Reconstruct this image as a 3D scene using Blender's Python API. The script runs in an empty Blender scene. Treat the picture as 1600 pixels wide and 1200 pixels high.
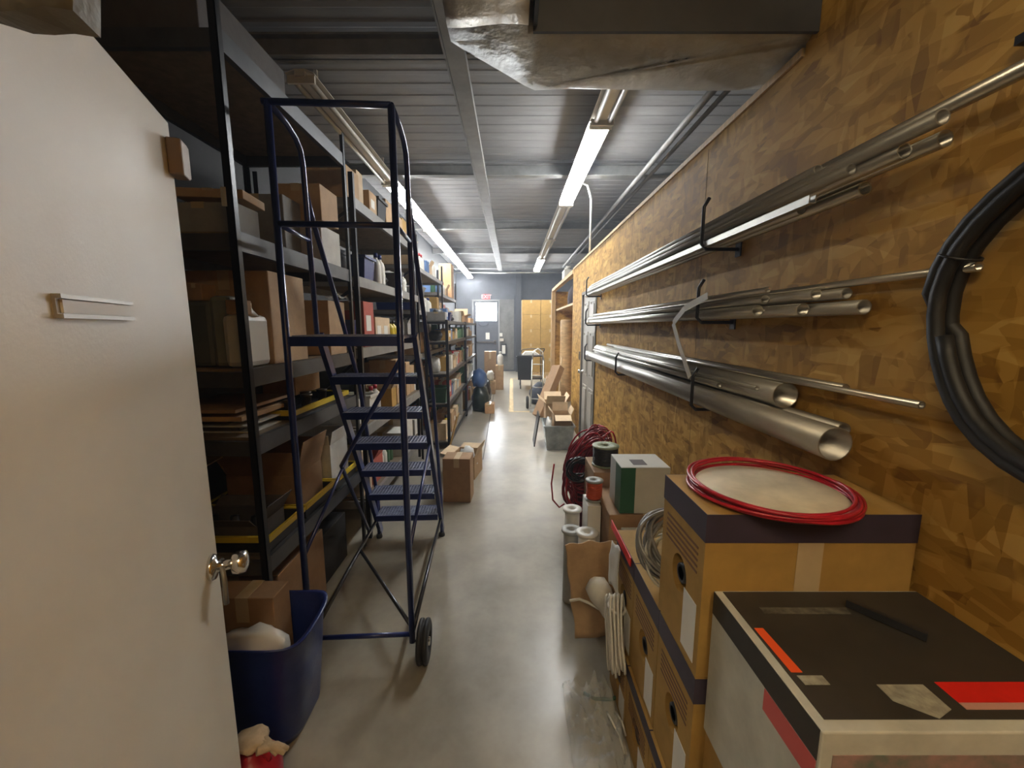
import bpy, bmesh, math, random
from mathutils import Vector, Matrix, Quaternion
random.seed(7)
C = bpy.context.scene.collection
SC = bpy.context.scene
PI = math.pi
# ------------------------------------------------------------------ camera, world, exposure
H = 1.58; F = 620.0; PITCH = math.radians(8.17)
cd = bpy.data.cameras.new('camera'); cam = bpy.data.objects.new('camera', cd); C.objects.link(cam)
cam.location = (0, 0, H); cam.rotation_euler = (PI/2 - PITCH, 0, 0)
cd.sensor_width = 36; cd.lens = F/1600*36; cd.clip_start = 0.02; cd.clip_end = 100
SC.camera = cam
w = bpy.data.worlds.new('world'); SC.world = w; w.use_nodes = True
w.node_tree.nodes['Background'].inputs[0].default_value = (0.55, 0.6, 0.7, 1)
w.node_tree.nodes['Background'].inputs[1].default_value = 0.02
hv = w.node_tree.nodes.new('ShaderNodeVolumeScatter'); hv.inputs['Density'].default_value = 0.007; hv.inputs['Anisotropy'].default_value = 0.5
hv.inputs['Color'].default_value = (0.80, 0.88, 1.0, 1); w.node_tree.links.new(hv.outputs[0], w.node_tree.nodes['World Output'].inputs['Volume'])   # thin air scatter added to stand in for lens haze
vs = SC.view_settings; vs.view_transform = 'Standard'; vs.look = 'None'; vs.gamma = 1; vs.use_curve_mapping = False
vs.exposure = 3.5
TUBE_E = 10.8         # emission of the lit fluorescent tubes
# pixel of the 1600x1200 frame -> point on a real plane
cp, sp = math.cos(PITCH), math.sin(PITCH)
def ray(px, py):
    dx = (px-800)/F; dy = (600-py)/F
    return Vector((dx, cp+dy*sp, -sp+dy*cp))
def atx(px, py, X):
    d = ray(px, py); t = X/d.x; return Vector((X, d.y*t, H+d.z*t))
def aty(px, py, Y):
    d = ray(px, py); t = Y/d.y; return Vector((d.x*t, Y, H+d.z*t))
def atz(px, py, Z):
    d = ray(px, py); t = (Z-H)/d.z; return Vector((d.x*t, d.y*t, Z))
# ------------------------------------------------------------------ materials
MATS = {}
def mat(name, col, rough=0.6, metal=0.0, noise=0.0, nscale=8.0, bump=0.0, bscale=40.0, spec=0.5, stretch=(1,1,1), emit=0, alpha=1, trans=0, coat=0, rvar=0, col2=None):
    if name in MATS: return MATS[name]
    m = bpy.data.materials.new(name); m.use_nodes = True; nt = m.node_tree; b = nt.nodes['Principled BSDF']
    b.inputs['Roughness'].default_value = rough; b.inputs['Metallic'].default_value = metal
    b.inputs['Specular IOR Level'].default_value = spec
    b.inputs['Coat Weight'].default_value = coat; b.inputs['Coat Roughness'].default_value = 0.15
    b.inputs['Alpha'].default_value = alpha; b.inputs['Transmission Weight'].default_value = trans
    c = (*col, 1)
    tc = nt.nodes.new('ShaderNodeTexCoord'); mp = nt.nodes.new('ShaderNodeMapping'); mp.inputs['Scale'].default_value = stretch
    nt.links.new(tc.outputs['Object'], mp.inputs['Vector'])
    if noise > 0:
        n = nt.nodes.new('ShaderNodeTexNoise'); n.inputs['Scale'].default_value = nscale; n.inputs['Detail'].default_value = 5
        n.inputs['Roughness'].default_value = 0.65
        nt.links.new(mp.outputs[0], n.inputs['Vector'])
        r = nt.nodes.new('ShaderNodeValToRGB')
        r.color_ramp.elements[0].position = 0.32; r.color_ramp.elements[1].position = 0.68
        c2 = col2 or tuple(x*(1-noise) for x in col)
        r.color_ramp.elements[0].color = (*c2, 1); r.color_ramp.elements[1].color = tuple(min(1, x*(1+noise*0.5)) for x in col)+(1,)
        nt.links.new(n.outputs['Fac'], r.inputs[0]); nt.links.new(r.outputs[0], b.inputs['Base Color'])
        if rvar:
            mr = nt.nodes.new('ShaderNodeMapRange'); mr.inputs[3].default_value = max(0.03, rough-rvar); mr.inputs[4].default_value = rough+rvar
            nt.links.new(n.outputs['Fac'], mr.inputs[0]); nt.links.new(mr.outputs[0], b.inputs['Roughness'])
    else:
        b.inputs['Base Color'].default_value = c
    if bump > 0:
        n2 = nt.nodes.new('ShaderNodeTexNoise'); n2.inputs['Scale'].default_value = bscale; n2.inputs['Detail'].default_value = 4
        nt.links.new(mp.outputs[0], n2.inputs['Vector'])
        bp = nt.nodes.new('ShaderNodeBump'); bp.inputs['Strength'].default_value = bump; bp.inputs['Distance'].default_value = 0.01
        nt.links.new(n2.outputs['Fac'], bp.inputs['Height']); nt.links.new(bp.outputs[0], b.inputs['Normal'])
    if emit:
        b.inputs['Emission Color'].default_value = c; b.inputs['Emission Strength'].default_value = emit
    MATS[name] = m; return m
def osb_mat():
    m = bpy.data.materials.new('osb'); m.use_nodes = True; nt = m.node_tree; N = nt.nodes; L = nt.links; b = N['Principled BSDF']
    tc = N.new('ShaderNodeTexCoord')
    def layer(sc, rot):
        mp = N.new('ShaderNodeMapping'); mp.inputs['Scale'].default_value = sc; mp.inputs['Rotation'].default_value = rot
        L.new(tc.outputs['Object'], mp.inputs['Vector'])
        nz = N.new('ShaderNodeTexNoise'); nz.inputs['Scale'].default_value = 1.2; nz.inputs['Detail'].default_value = 2
        L.new(mp.outputs[0], nz.inputs['Vector'])
        mx = N.new('ShaderNodeMix'); mx.data_type = 'RGBA'; mx.inputs[0].default_value = 0.12
        L.new(mp.outputs[0], mx.inputs[6]); L.new(nz.outputs['Color'], mx.inputs[7])
        v = N.new('ShaderNodeTexVoronoi'); v.inputs['Scale'].default_value = 1; v.inputs['Randomness'].default_value = 1
        L.new(mx.outputs[2], v.inputs['Vector'])
        bw = N.new('ShaderNodeRGBToBW'); L.new(v.outputs['Color'], bw.inputs[0]); return bw.outputs[0]
    a = layer((10, 12, 40), (0.5, 0, 0)); c = layer((10, 38, 13), (-0.3, 0, 0)); d = layer((5, 9, 26), (1.0, 0, 0))
    sel = N.new('ShaderNodeTexNoise'); sel.inputs['Scale'].default_value = 9; L.new(tc.outputs['Object'], sel.inputs['Vector'])
    st = N.new('ShaderNodeMapRange'); st.inputs[1].default_value = 0.47; st.inputs[2].default_value = 0.53; L.new(sel.outputs['Fac'], st.inputs[0])
    m1 = N.new('ShaderNodeMix'); L.new(st.outputs[0], m1.inputs[0]); L.new(a, m1.inputs[2]); L.new(c, m1.inputs[3])
    m2 = N.new('ShaderNodeMix'); m2.inputs[0].default_value = 0.4; L.new(m1.outputs[0], m2.inputs[2]); L.new(d, m2.inputs[3])
    big = N.new('ShaderNodeTexNoise'); big.inputs['Scale'].default_value = 2.2; big.inputs['Detail'].default_value = 4; L.new(tc.outputs['Object'], big.inputs['Vector'])
    m3 = N.new('ShaderNodeMix'); m3.inputs[0].default_value = 0.35; L.new(m2.outputs[0], m3.inputs[2]); L.new(big.outputs['Fac'], m3.inputs[3])
    r = N.new('ShaderNodeValToRGB'); e = r.color_ramp.elements
    e[0].position = 0.2; e[0].color = (0.17, 0.078, 0.014, 1); e[1].position = 0.75; e[1].color = (0.62, 0.38, 0.10, 1)
    x = e.new(0.42); x.color = (0.36, 0.19, 0.032, 1); x = e.new(0.58); x.color = (0.50, 0.28, 0.058, 1)
    L.new(m3.outputs[0], r.inputs[0]); L.new(r.outputs[0], b.inputs['Base Color'])
    b.inputs['Roughness'].default_value = 0.68; b.inputs['Specular IOR Level'].default_value = 0.2
    bp = N.new('ShaderNodeBump'); bp.inputs['Strength'].default_value = 0.25; bp.inputs['Distance'].default_value = 0.004
    L.new(m2.outputs[0], bp.inputs['Height']); L.new(bp.outputs[0], b.inputs['Normal'])
    return m
OSB = osb_mat()
def card(t='tan'):
    cols = {'tan': (0.47, 0.31, 0.17), 'brown': (0.33, 0.20, 0.105), 'pale': (0.62, 0.47, 0.30), 'white': (0.62, 0.60, 0.55), 'grey': (0.30, 0.29, 0.27),
            'ochre': (0.40, 0.235, 0.055), 'orange': (0.62, 0.38, 0.2), 'red': (0.45, 0.10, 0.07), 'green': (0.10, 0.22, 0.12), 'blue': (0.10, 0.18, 0.36),
            'yellow': (0.62, 0.46, 0.08), 'black': (0.03, 0.03, 0.032), 'dark': (0.10, 0.09, 0.085)}
    return mat('card_'+t, cols[t], 0.75, noise=0.14, nscale=14, bump=0.06, bscale=60)
CONC = mat('floor_paint', (0.33, 0.30, 0.24), 0.33, noise=0.28, nscale=2.6, bump=0.09, bscale=7, spec=0.5, rvar=0.12)
BLOCK = mat('end_wall_paint', (0.10, 0.105, 0.12), 0.7, noise=0.2, nscale=3)
LWALL = mat('side_wall_paint', (0.022, 0.021, 0.021), 0.8, noise=0.3, nscale=3)
DECK = mat('ceiling_deck_paint', (0.27, 0.265, 0.265), 0.75, noise=0.2, nscale=2.5, stretch=(0.6, 2.5, 1))
STEEL = mat('joist_steel', (0.24, 0.235, 0.225), 0.55, metal=0.2, noise=0.25, nscale=5)
FOIL = mat('foil_wrap', (0.56, 0.56, 0.54), 0.42, metal=0.45, noise=0.25, nscale=6, bump=1.0, bscale=22)
FOIL2 = mat('foil_tape', (0.62, 0.58, 0.51), 0.4, metal=0.7, noise=0.2, nscale=9, bump=0.6, bscale=22)
DOORP = mat('door_paint', (0.76, 0.71, 0.60), 0.42, noise=0.05, nscale=3, bump=0.05, bscale=120)
DOORG = mat('grey_door_paint', (0.30, 0.29, 0.28), 0.5, noise=0.15, nscale=5)
CHROME = mat('chrome', (0.75, 0.73, 0.70), 0.16, metal=1)
BLUE = mat('ladder_blue', (0.013, 0.028, 0.15), 0.28, metal=0.15, noise=0.25, nscale=12, coat=0.4)
BLUEST = mat('step_blue', (0.26, 0.30, 0.42), 0.4, metal=0.3, noise=0.4, nscale=30)
BLKM = mat('rack_black', (0.022, 0.022, 0.026), 0.36, metal=0.25, noise=0.2, nscale=10)
GREYM = mat('rack_grey', (0.075, 0.078, 0.085), 0.42, metal=0.2, noise=0.25, nscale=8)
RLIGHT = mat('pale_beam', (0.24, 0.23, 0.215), 0.5, noise=0.2)
DECKB = mat('particle_board', (0.20, 0.15, 0.10), 0.8, noise=0.25, nscale=20)
RUB = mat('rubber', (0.018, 0.018, 0.018), 0.6)
GALV = mat('galvanised', (0.55, 0.54, 0.50), 0.30, metal=0.9, noise=0.15, nscale=3, stretch=(1, 0.5, 1))
GALVD = mat('dull_conduit', (0.40, 0.39, 0.36), 0.42, metal=0.75, noise=0.2, nscale=3, stretch=(1, 0.5, 1))
PVCW = mat('white_plastic', (0.68, 0.66, 0.60), 0.4, noise=0.06, nscale=10)
BLKP = mat('black_plastic', (0.02, 0.02, 0.022), 0.4, noise=0.2, nscale=10)
REDC = mat('red_cable', (0.42, 0.012, 0.025), 0.3, noise=0.2, nscale=20)
MARC = mat('maroon_cable', (0.26, 0.018, 0.03), 0.3, noise=0.3, nscale=15)
WHTC = mat('white_cable', (0.66, 0.63, 0.55), 0.5, noise=0.1, nscale=20)
GRYC = mat('grey_cable', (0.24, 0.23, 0.22), 0.35, noise=0.2, nscale=20)
HOSE = mat('black_hose', (0.014, 0.013, 0.012), 0.55, noise=0.3, nscale=20)
TAPE = mat('packing_tape', (0.50, 0.38, 0.22), 0.3, noise=0.1, nscale=12)
PAPER = mat('paper_label', (0.74, 0.72, 0.66), 0.7, noise=0.06, nscale=20)
WOOD = mat('framing_lumber', (0.60, 0.40, 0.19), 0.65, noise=0.25, nscale=6, stretch=(12, 12, 0.8), bump=0.05)
KRAFT = mat('kraft_roll', (0.58, 0.37, 0.17), 0.6, noise=0.35, nscale=6, stretch=(1, 1, 3), bump=0.3, bscale=12)
YEL = mat('yellow_plastic', (0.62, 0.46, 0.03), 0.4, noise=0.1, nscale=8)
BLUEP = mat('blue_plastic', (0.015, 0.03, 0.16), 0.35, noise=0.2, nscale=6, bump=0.3, bscale=10)
REDP = mat('red_plastic', (0.42, 0.015, 0.03), 0.35, noise=0.2, nscale=8, bump=0.1)
GRNP = mat('green_plastic', (0.04, 0.11, 0.06), 0.4, noise=0.2, nscale=8)
TOTE = mat('smoky_tote', (0.38, 0.42, 0.43), 0.22, noise=0.35, nscale=9, alpha=0.72)
CLEAR = mat('clear_film', (0.75, 0.75, 0.70), 0.18, alpha=0.16, bump=0.8, bscale=18)
FIXT = mat('fixture_enamel', (0.60, 0.55, 0.47), 0.35, noise=0.1, nscale=6)
LIT = mat('lit_tube', (0.93, 0.97, 1.0), 0.3, emit=TUBE_E)
WARM = mat('warm_fill_tube', (1.0, 0.82, 0.55), 0.3, emit=5.8)  # emission of the added fill lights behind the camera
UNLIT = mat('unlit_tube', (0.62, 0.60, 0.55), 0.3)
YTAPE = mat('floor_tape', (0.62, 0.47, 0.24), 0.5, noise=0.3, nscale=10)
DAY = mat('daylight_pane', (0.90, 0.95, 1.0), 0.2, emit=6)
SIGNR = mat('exit_red', (0.38, 0.035, 0.045), 0.5)
SIGNW = mat('exit_letters', (0.60, 0.40, 0.40), 0.5)
LABR = mat('red_print', (0.72, 0.015, 0.01), 0.5, noise=0.12, nscale=20)
LABO = mat('orange_print', (0.85, 0.10, 0.02), 0.5)
CREAM = mat('cream_board', (0.60, 0.53, 0.38), 0.55, noise=0.3, nscale=7)
GLOVE = mat('tan_leather', (0.55, 0.42, 0.27), 0.8, noise=0.3, nscale=14, bump=0.4, bscale=30)
INK = mat('box_print', (0.05, 0.045, 0.04), 0.7)
PURP = mat('purple_band', (0.045, 0.033, 0.055), 0.55, noise=0.2, nscale=10)
# ------------------------------------------------------------------ mesh helpers
def B(): return bmesh.new()
def box(bm, x0, x1, y0, y1, z0, z1, M=None, bev=0):
    v = [bm.verts.new((x, y, z)) for x in (x0, x1) for y in (y0, y1) for z in (z0, z1)]
    fs = [bm.faces.new([v[i] for i in f]) for f in ((0,1,3,2), (4,6,7,5), (0,4,5,1), (2,3,7,6), (0,2,6,4), (1,5,7,3))]
    if bev:
        es = list({e for f in fs for e in f.edges}); vs0 = set(v)
        r = bmesh.ops.bevel(bm, geom=es, offset=bev, segments=2, affect='EDGES', profile=0.5)
        v = list({q for q in r['verts']} | {q for q in v if q.is_valid})
    if M is not None:
        for q in v: q.co = M @ q.co
    return v
def bar(bm, p0, p1, wx, wz, up=Vector((0,0,1))):
    p0 = Vector(p0); p1 = Vector(p1); d = (p1-p0); l = d.length; d.normalize()
    s = d.cross(up)
    if s.length < 1e-4: s = d.cross(Vector((0, 1, 0)))
    s.normalize(); u = s.cross(d)
    M = Matrix((( s.x, d.x, u.x, p0.x), (s.y, d.y, u.y, p0.y), (s.z, d.z, u.z, p0.z), (0,0,0,1)))
    return box(bm, -wx/2, wx/2, 0, l, -wz/2, wz/2, M)
def tube(bm, pts, r, n=8, cap=True, closed=False, rad=None):
    pts = [Vector(p) for p in pts]; N = len(pts)
    tan = []
    for i in range(N):
        a = pts[i-1] if (i > 0 or closed) else pts[i]; b = pts[(i+1) % N] if (i < N-1 or closed) else pts[i]
        t = b-a; tan.append(t.normalized() if t.length > 1e-9 else Vector((0,0,1)))
    t0 = tan[0]; u = t0.orthogonal().normalized(); rings = []
    for i in range(N):
        if i: u = (tan[i-1].rotation_difference(tan[i]) @ u)
        u = (u - tan[i]*u.dot(tan[i])).normalized(); v = tan[i].cross(u)
        rr = rad[i] if rad else r
        rings.append([bm.verts.new(pts[i]+(u*math.cos(2*PI*k/n)+v*math.sin(2*PI*k/n))*rr) for k in range(n)])
    for i in range(N if closed else N-1):
        A = rings[i]; Bq = rings[(i+1) % N]
        for k in range(n):
            f = bm.faces.new((A[k], A[(k+1)%n], Bq[(k+1)%n], Bq[k])); f.smooth = True
    if cap and not closed:
        bm.faces.new(rings[0][::-1]); bm.faces.new(rings[-1])
def pipe(bm, p0, p1, r, n=16, t=0.0035, hollow=True):
    """hollow pipe with open ends and a real wall"""
    p0 = Vector(p0); p1 = Vector(p1); d = (p1-p0).normalized(); u = d.orthogonal().normalized(); v = d.cross(u)
    ri = max(r-t, r*0.6)
    R = []
    for (p, rr) in ((p0, ri), (p0, r), (p1, r), (p1, ri)):
        R.append([bm.verts.new(p+(u*math.cos(2*PI*k/n)+v*math.sin(2*PI*k/n))*rr) for k in range(n)])
    for a in range(4):
        A = R[a]; Bq = R[(a+1)%4]
        for k in range(n):
            f = bm.faces.new((A[k], A[(k+1)%n], Bq[(k+1)%n], Bq[k])); f.smooth = (a in (1, 3))
def lathe(bm, prof, n=24, c=(0,0,0), M=None):
    c = Vector(c); rings = []
    for (r, z) in prof:
        rings.append([bm.verts.new(c+Vector((r*math.cos(2*PI*k/n), r*math.sin(2*PI*k/n), z))) for k in range(n)])
    for i in range(len(rings)-1):
        for k in range(n):
            f = bm.faces.new((rings[i][k], rings[i][(k+1)%n], rings[i+1][(k+1)%n], rings[i+1][k])); f.smooth = True
    if prof[0][0] > 1e-5: bm.faces.new(rings[0][::-1])
    if prof[-1][0] > 1e-5: bm.faces.new(rings[-1])
    if M is not None:
        for rg in rings:
            for q in rg: q.co = M @ q.co
def sheet(bm, fn, nu, nv, th=0.004):
    """solid crumpled sheet from fn(u,v)->Vector"""
    P = [[Vector(fn(i/nu, j/nv)) for j in range(nv+1)] for i in range(nu+1)]
    top, bot = [], []
    for i in range(nu+1):
        ta, ba = [], []
        for j in range(nv+1):
            du = P[min(i+1,nu)][j]-P[max(i-1,0)][j]; dv = P[i][min(j+1,nv)]-P[i][max(j-1,0)]
            n = du.cross(dv); n = n.normalized() if n.length > 1e-9 else Vector((0,0,1))
            ta.append(bm.verts.new(P[i][j]+n*th/2)); ba.append(bm.verts.new(P[i][j]-n*th/2))
        top.append(ta); bot.append(ba)
    for i in range(nu):
        for j in range(nv):
            f = bm.faces.new((top[i][j], top[i+1][j], top[i+1][j+1], top[i][j+1])); f.smooth = True
            f = bm.faces.new((bot[i][j], bot[i][j+1], bot[i+1][j+1], bot[i+1][j])); f.smooth = True
    for i in range(nu):
        bm.faces.new((top[i][0], bot[i][0], bot[i+1][0], top[i+1][0])); bm.faces.new((top[i][nv], top[i+1][nv], bot[i+1][nv], bot[i][nv]))
    for j in range(nv):
        bm.faces.new((top[0][j], top[0][j+1], bot[0][j+1], bot[0][j])); bm.faces.new((top[nu][j], bot[nu][j], bot[nu][j+1], top[nu][j+1]))
def rootloc(o):
    v = Vector((0,0,0))
    while o: v += o.location; o = o.parent
    return v
def obj(name, bm, m, parent=None, world=True, loc=None):
    """link bm as one mesh; world=True: verts are given in world space (parents unrotated)"""
    me = bpy.data.meshes.new(name)
    if parent is None and loc is None and bm.verts:
        xs = [v.co.x for v in bm.verts]; ys = [v.co.y for v in bm.verts]; zs = [v.co.z for v in bm.verts]
        loc = Vector(((min(xs)+max(xs))/2, (min(ys)+max(ys))/2, min(zs)))
        for v in bm.verts: v.co -= loc
    elif parent is not None and world:
        L = rootloc(parent)
        for v in bm.verts: v.co -= L
        loc = Vector((0,0,0))
    bmesh.ops.recalc_face_normals(bm, faces=bm.faces[:])
    bm.to_mesh(me); bm.free(); me.materials.append(m)
    o = bpy.data.objects.new(name, me); C.objects.link(o)
    if parent is not None: o.parent = parent
    if loc is not None: o.location = loc
    return o
def tag(o, label, cat, group=None):
    o['label'] = label; o['category'] = cat
    if group: o['group'] = group
    return o
def thing(name, label, cat, loc=(0,0,0), rotz=0, group=None):
    o = bpy.data.objects.new(name, None); C.objects.link(o); o.empty_display_size = 0.1
    o.location = loc; o.rotation_euler = (0,0,rotz); return tag(o, label, cat, group)
def struct(name, bm, m, parent=None, label=None):
    o = obj(name, bm, m, parent)
    if parent is None: o['kind'] = 'structure'; o['label'] = label or name.replace('_', ' '); o['category'] = name.split('_')[0]
    return o
def simple(name, bm, m, label, cat, group=None): return tag(obj(name, bm, m), label, cat, group)
# ------------------------------------------------------------------ the room
XL, XR, YE, ZC = -1.95, 4.2, 14.3, 3.53
b = B(); box(b, XL, XR, -2.2, YE, -0.1, 0); struct('floor', b, CONC, label='worn grey painted concrete floor of the storage aisle')
b = B()                                                    # corrugated deck, ribs across the aisle
prof = []; y = -2.2
while y < YE:
    prof += [(y, ZC), (y+0.10, ZC), (y+0.110, ZC-0.005), (y+0.155, ZC-0.005)]; y += 0.165
prof.append((YE+0.05, ZC))
pl = [(b.verts.new((XL-0.1, y, z)), b.verts.new((XR+0.1, y, z))) for y, z in prof]
pu = [(b.verts.new((XL-0.1, y, ZC+0.06)), b.verts.new((XR+0.1, y, ZC+0.06))) for y, z in (prof[0], prof[-1])]
for i in range(len(pl)-1): b.faces.new((pl[i][0], pl[i][1], pl[i+1][1], pl[i+1][0]))
b.faces.new((pu[0][0], pu[0][1], pu[1][1], pu[1][0]))
struct('ceiling', b, DECK, label='dark corrugated steel roof deck over the aisle')
b = B(); box(b, XL-0.1, XL, -2.2, YE, 0, ZC); struct('wall_left', b, LWALL, label='dark side wall behind the storage racks')
b = B(); box(b, XR, XR+0.1, -2.2, YE, 0, ZC); struct('wall_right', b, LWALL, label='dark far side wall beyond the chipboard partition')
b = B(); box(b, XL-0.1, XR+0.1, YE, YE+0.12, 0, ZC); struct('wall_end', b, BLOCK, label='grey painted wall at the far end of the aisle')
b = B(); box(b, XL, -0.52, -0.06, 0.08, 0, ZC)
struct('wall_front', b, LWALL, label='wall around the doorway the aisle is seen from')
b = B(); box(b, XL-0.1, XR+0.1, -2.3, -2.2, 0, ZC); struct('wall_back', b, LWALL, label='wall behind the doorway')
# OSB partition, tall near part + 8 ft part with door hole
WX0, WX1 = 0.96, 1.06; WH = 2.46; YT = 1.44; YW = 6.33
DY0, DY1, DH = 4.56, 5.50, 2.04
b = B()
box(b, WX0, WX1, -2.2, YT, 0, ZC); box(b, WX0, WX1, YT, DY0, 0, WH); box(b, WX0, WX1, DY0, DY1, DH, WH); box(b, WX0, WX1, DY1, YW, 0, WH)
struct('wall_partition', b, OSB, label='chipboard partition wall along the right of the aisle')
b = B(); box(b, WX0-0.004, WX0+0.09, YW, YW+0.02, 0, WH+0.02); box(b, WX0-0.01, WX1+0.01, YT+0.002, YW+0.02, WH, WH+0.025)
struct('trim_1', b, WOOD, label='pale raw wood edge capping the chipboard partition')
b = B()
for yy in (2.08, 3.30): box(b, WX0-0.0006, WX0, yy-0.001, yy+0.001, 0, 2.44)
struct('trim_2', b, mat('seam_shadow', (0.10, 0.06, 0.03), 0.9), label='narrow joints between the chipboard sheets')
b = B(); bar(b, (-0.35, 4.6, 0.0006), (-0.52, YE-0.1, 0.0006), 0.012, 0.0012)
struct('trim_3', b, mat('floor_joint', (0.10, 0.095, 0.085), 0.8), label='dark saw-cut joint running down the floor')
# yellow floor marking
b = B()
box(b, -0.06, 0.03, 7.3, 12.2, 0, 0.0015); box(b, 0.03, 0.62, 7.3, 7.39, 0, 0.0015); box(b, 0.03, 0.25, 12.11, 12.2, 0, 0.0015)
simple('floor_marking_tape', b, YTAPE, 'faded yellow tape rectangle marked on the floor by the carts', 'tape')
# ceiling steel
for i, y in enumerate((2.95, 5.05, 7.65, 10.1, 12.6)):
    b = B(); box(b, XL+0.002, XR-0.002, y-0.05, y+0.05, 3.36, 3.372); box(b, XL+0.002, XR-0.002, y-0.006, y+0.006, 3.36, 3.49); box(b, XL+0.002, XR-0.002, y-0.05, y+0.05, 3.481, 3.4945)
    struct('trim_%d' % (4+i), b, STEEL, label='steel roof joist %s' % ('nearest the camera', 'second along the aisle', 'at the middle of the aisle', 'fourth along the aisle', 'closest to the end wall')[i])
b = B(); box(b, -0.42, -0.30, 1.8, 12.7, 3.30, 3.36); box(b, -0.445, -0.43, 1.8, 12.7, 3.33, 3.36)
tag(obj('cable_tray', b, STEEL), 'flat grey metal raceway running along the ceiling between the lights', 'raceway')
b = B(); tube(b, [(1.5, 1.6, 3.33), (1.5, 12.0, 3.33)], 0.03, 10); tube(b, [(1.62, 1.6, 3.34), (1.62, 12.0, 3.34)], 0.02, 8)
tag(obj('ceiling_conduit', b, STEEL), 'pair of grey conduits under the roof right of the lit lights', 'conduit')
b = B(); tube(b, [(XL+0.1, 12.9, 3.28), (2.6, 12.9, 3.28)], 0.022, 8)
tag(obj('sprinkler_pipe', b, GALV), 'thin horizontal pipe crossing the ceiling just before the end wall', 'pipe')
# ------------------------------------------------------------------ lights
def fixture(x, y0, L, lit, label, z=3.28, side=''):
    t = thing('fluorescent_light', label, 'light fixture', (x, y0+L/2, z), 0, 'ceiling strip lights '+side)
    b = B(); box(b, x-0.035, x+0.035, y0, y0+L, z+0.01, z+0.055)
    # sloped reflector wings
    for s in (-1, 1):
        v = [b.verts.new(q) for q in ((x+s*0.035, y0, z+0.045), (x+s*0.10, y0, z+0.022), (x+s*0.10, y0, z+0.027), (x+s*0.035, y0, z+0.055))]
        v2 = [b.verts.new((q.co.x, y0+L, q.co.z)) for q in v]
        for k in range(4): b.faces.new((v[k], v[(k+1)%4], v2[(k+1)%4], v2[k]))
        b.faces.new(v); b.faces.new(v2[::-1])
    for yy in (y0+0.25, y0+L-0.25): box(b, x-0.012, x+0.012, yy-0.01, yy+0.01, z+0.055, 3.481 if False else 3.47)
    obj('housing', b, FIXT, t)
    for s in (-0.055, 0.055):
        b = B(); tube(b, [(x+s, y0+0.05, z-0.005), (x+s, y0+L-0.05, z-0.005)], 0.019, 10)
        obj('tube', b, (UNLIT, LIT, WARM)[lit], t)
    for yy in (y0+0.012, y0+L-0.03):
        b = B(); box(b, x-0.095, x+0.095, yy, yy+0.018, z-0.03, z+0.02); obj('lamp_holder', b, FIXT, t)
XLR, XLL = 0.755, -1.46
fixture(0.50, -2.15, 1.6, 2, 'unseen warm strip light added as fill behind the doorway, near the chipboard wall', side='behind the doorway')  # added out of view to brighten the door and near foreground
fixture(-0.95, -1.95, 1.6, 2, 'unseen warm strip light added as fill behind the doorway, on the hinge side', side='behind the doorway')  # added fill light, unseen, placed to reach mainly the right-hand boxes
for (y0, lit, lab) in ((1.42, 0, 'unlit ceiling strip light partly hidden by the foil duct'), (3.64, 1, 'brightly lit ceiling strip light nearest the camera, right row'),
                       (5.86, 0, 'unlit ceiling strip light straight beyond the bright right one'), (8.08, 0, 'unlit ceiling strip light before the last lit right one'),
                       (10.3, 1, 'lit ceiling strip light farthest away in the right row')):
    fixture(XLR, y0, 2.2, lit, lab, side='over the right of the aisle')
for (y0, lit, lab) in ((3.0, 0, 'unlit beige ceiling strip light above the ladder top'), (5.05, 1, 'lit strip light seen through the ladder top rail'),
                       (7.35, 1, 'long lit strip light just right of the ladder rail'), (9.65, 1, 'lit strip light partly hidden by cartons on the rack tops'),
                       (11.95, 1, 'lit strip light farthest away in the left row')):
    fixture(XLL, y0, 2.04 if y0 == 3.0 else 2.27, lit, lab, side='above the storage racks')
b = B(); q = atx(918, 268, 0.98); yv = 5.3
tube(b, [(1.0, yv, WH+0.02), (1.0, yv, 3.18), (0.98, yv, 3.26), (0.94, yv-0.05, 3.33), (0.86, yv-0.1, 3.345), (0.80, yv-0.1, 3.345)], 0.013, 10)
tag(obj('white_conduit', b, PVCW), 'thin white conduit rising from the partition top to the right lights', 'conduit')
# ------------------------------------------------------------------ foil duct
def crumple(bm, amp, freq, seed=0):
    from mathutils import noise as nz
    for v in bm.verts:
        p = v.co*freq+Vector((seed, seed*2, 0)); n = nz.noise_vector(p)+0.5*nz.noise_vector(p*2.3)
        v.co += n*amp
def subbox(x0, x1, y0, y1, z0, z1, cuts):
    b = B(); box(b, x0, x1, y0, y1, z0, z1); bmesh.ops.subdivide_edges(b, edges=b.edges[:], cuts=cuts, use_grid_fill=True)
    for f in b.faces: f.smooth = True
    return b
t = thing('insulated_duct', 'foil-wrapped air duct turning toward the camera under the roof', 'duct', (0.4, 1.5, 2.47))
# body: L-shaped plan polygon extruded
plan = [(0.955, 1.70), (0.085, 1.70), (-0.20, 1.44), (-0.20, 0.12), (0.05, 0.12), (0.05, 1.40), (0.955, 1.40)]
plan_long = [(2.6, 1.70), (0.085, 1.70), (-0.20, 1.44), (-0.20, 0.12), (0.05, 0.12), (0.05, 1.40), (0.955, 1.40), (0.97, 1.46), (2.6, 1.46)]
b = B(); vb = [b.verts.new((x, y, 2.50)) for x, y in plan_long]; vt = [b.verts.new((x, y, 2.84)) for x, y in plan_long]
b.faces.new(vb); b.faces.new(vt[::-1])
for k in range(len(vb)): b.faces.new((vb[k], vb[(k+1)%len(vb)], vt[(k+1)%len(vb)], vt[k]))
bmesh.ops.triangulate(b, faces=b.faces[:])
for _ in range(4): bmesh.ops.subdivide_edges(b, edges=[e for e in b.edges if e.calc_length() > 0.05], cuts=1)
for f in b.faces: f.smooth = True
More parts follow.
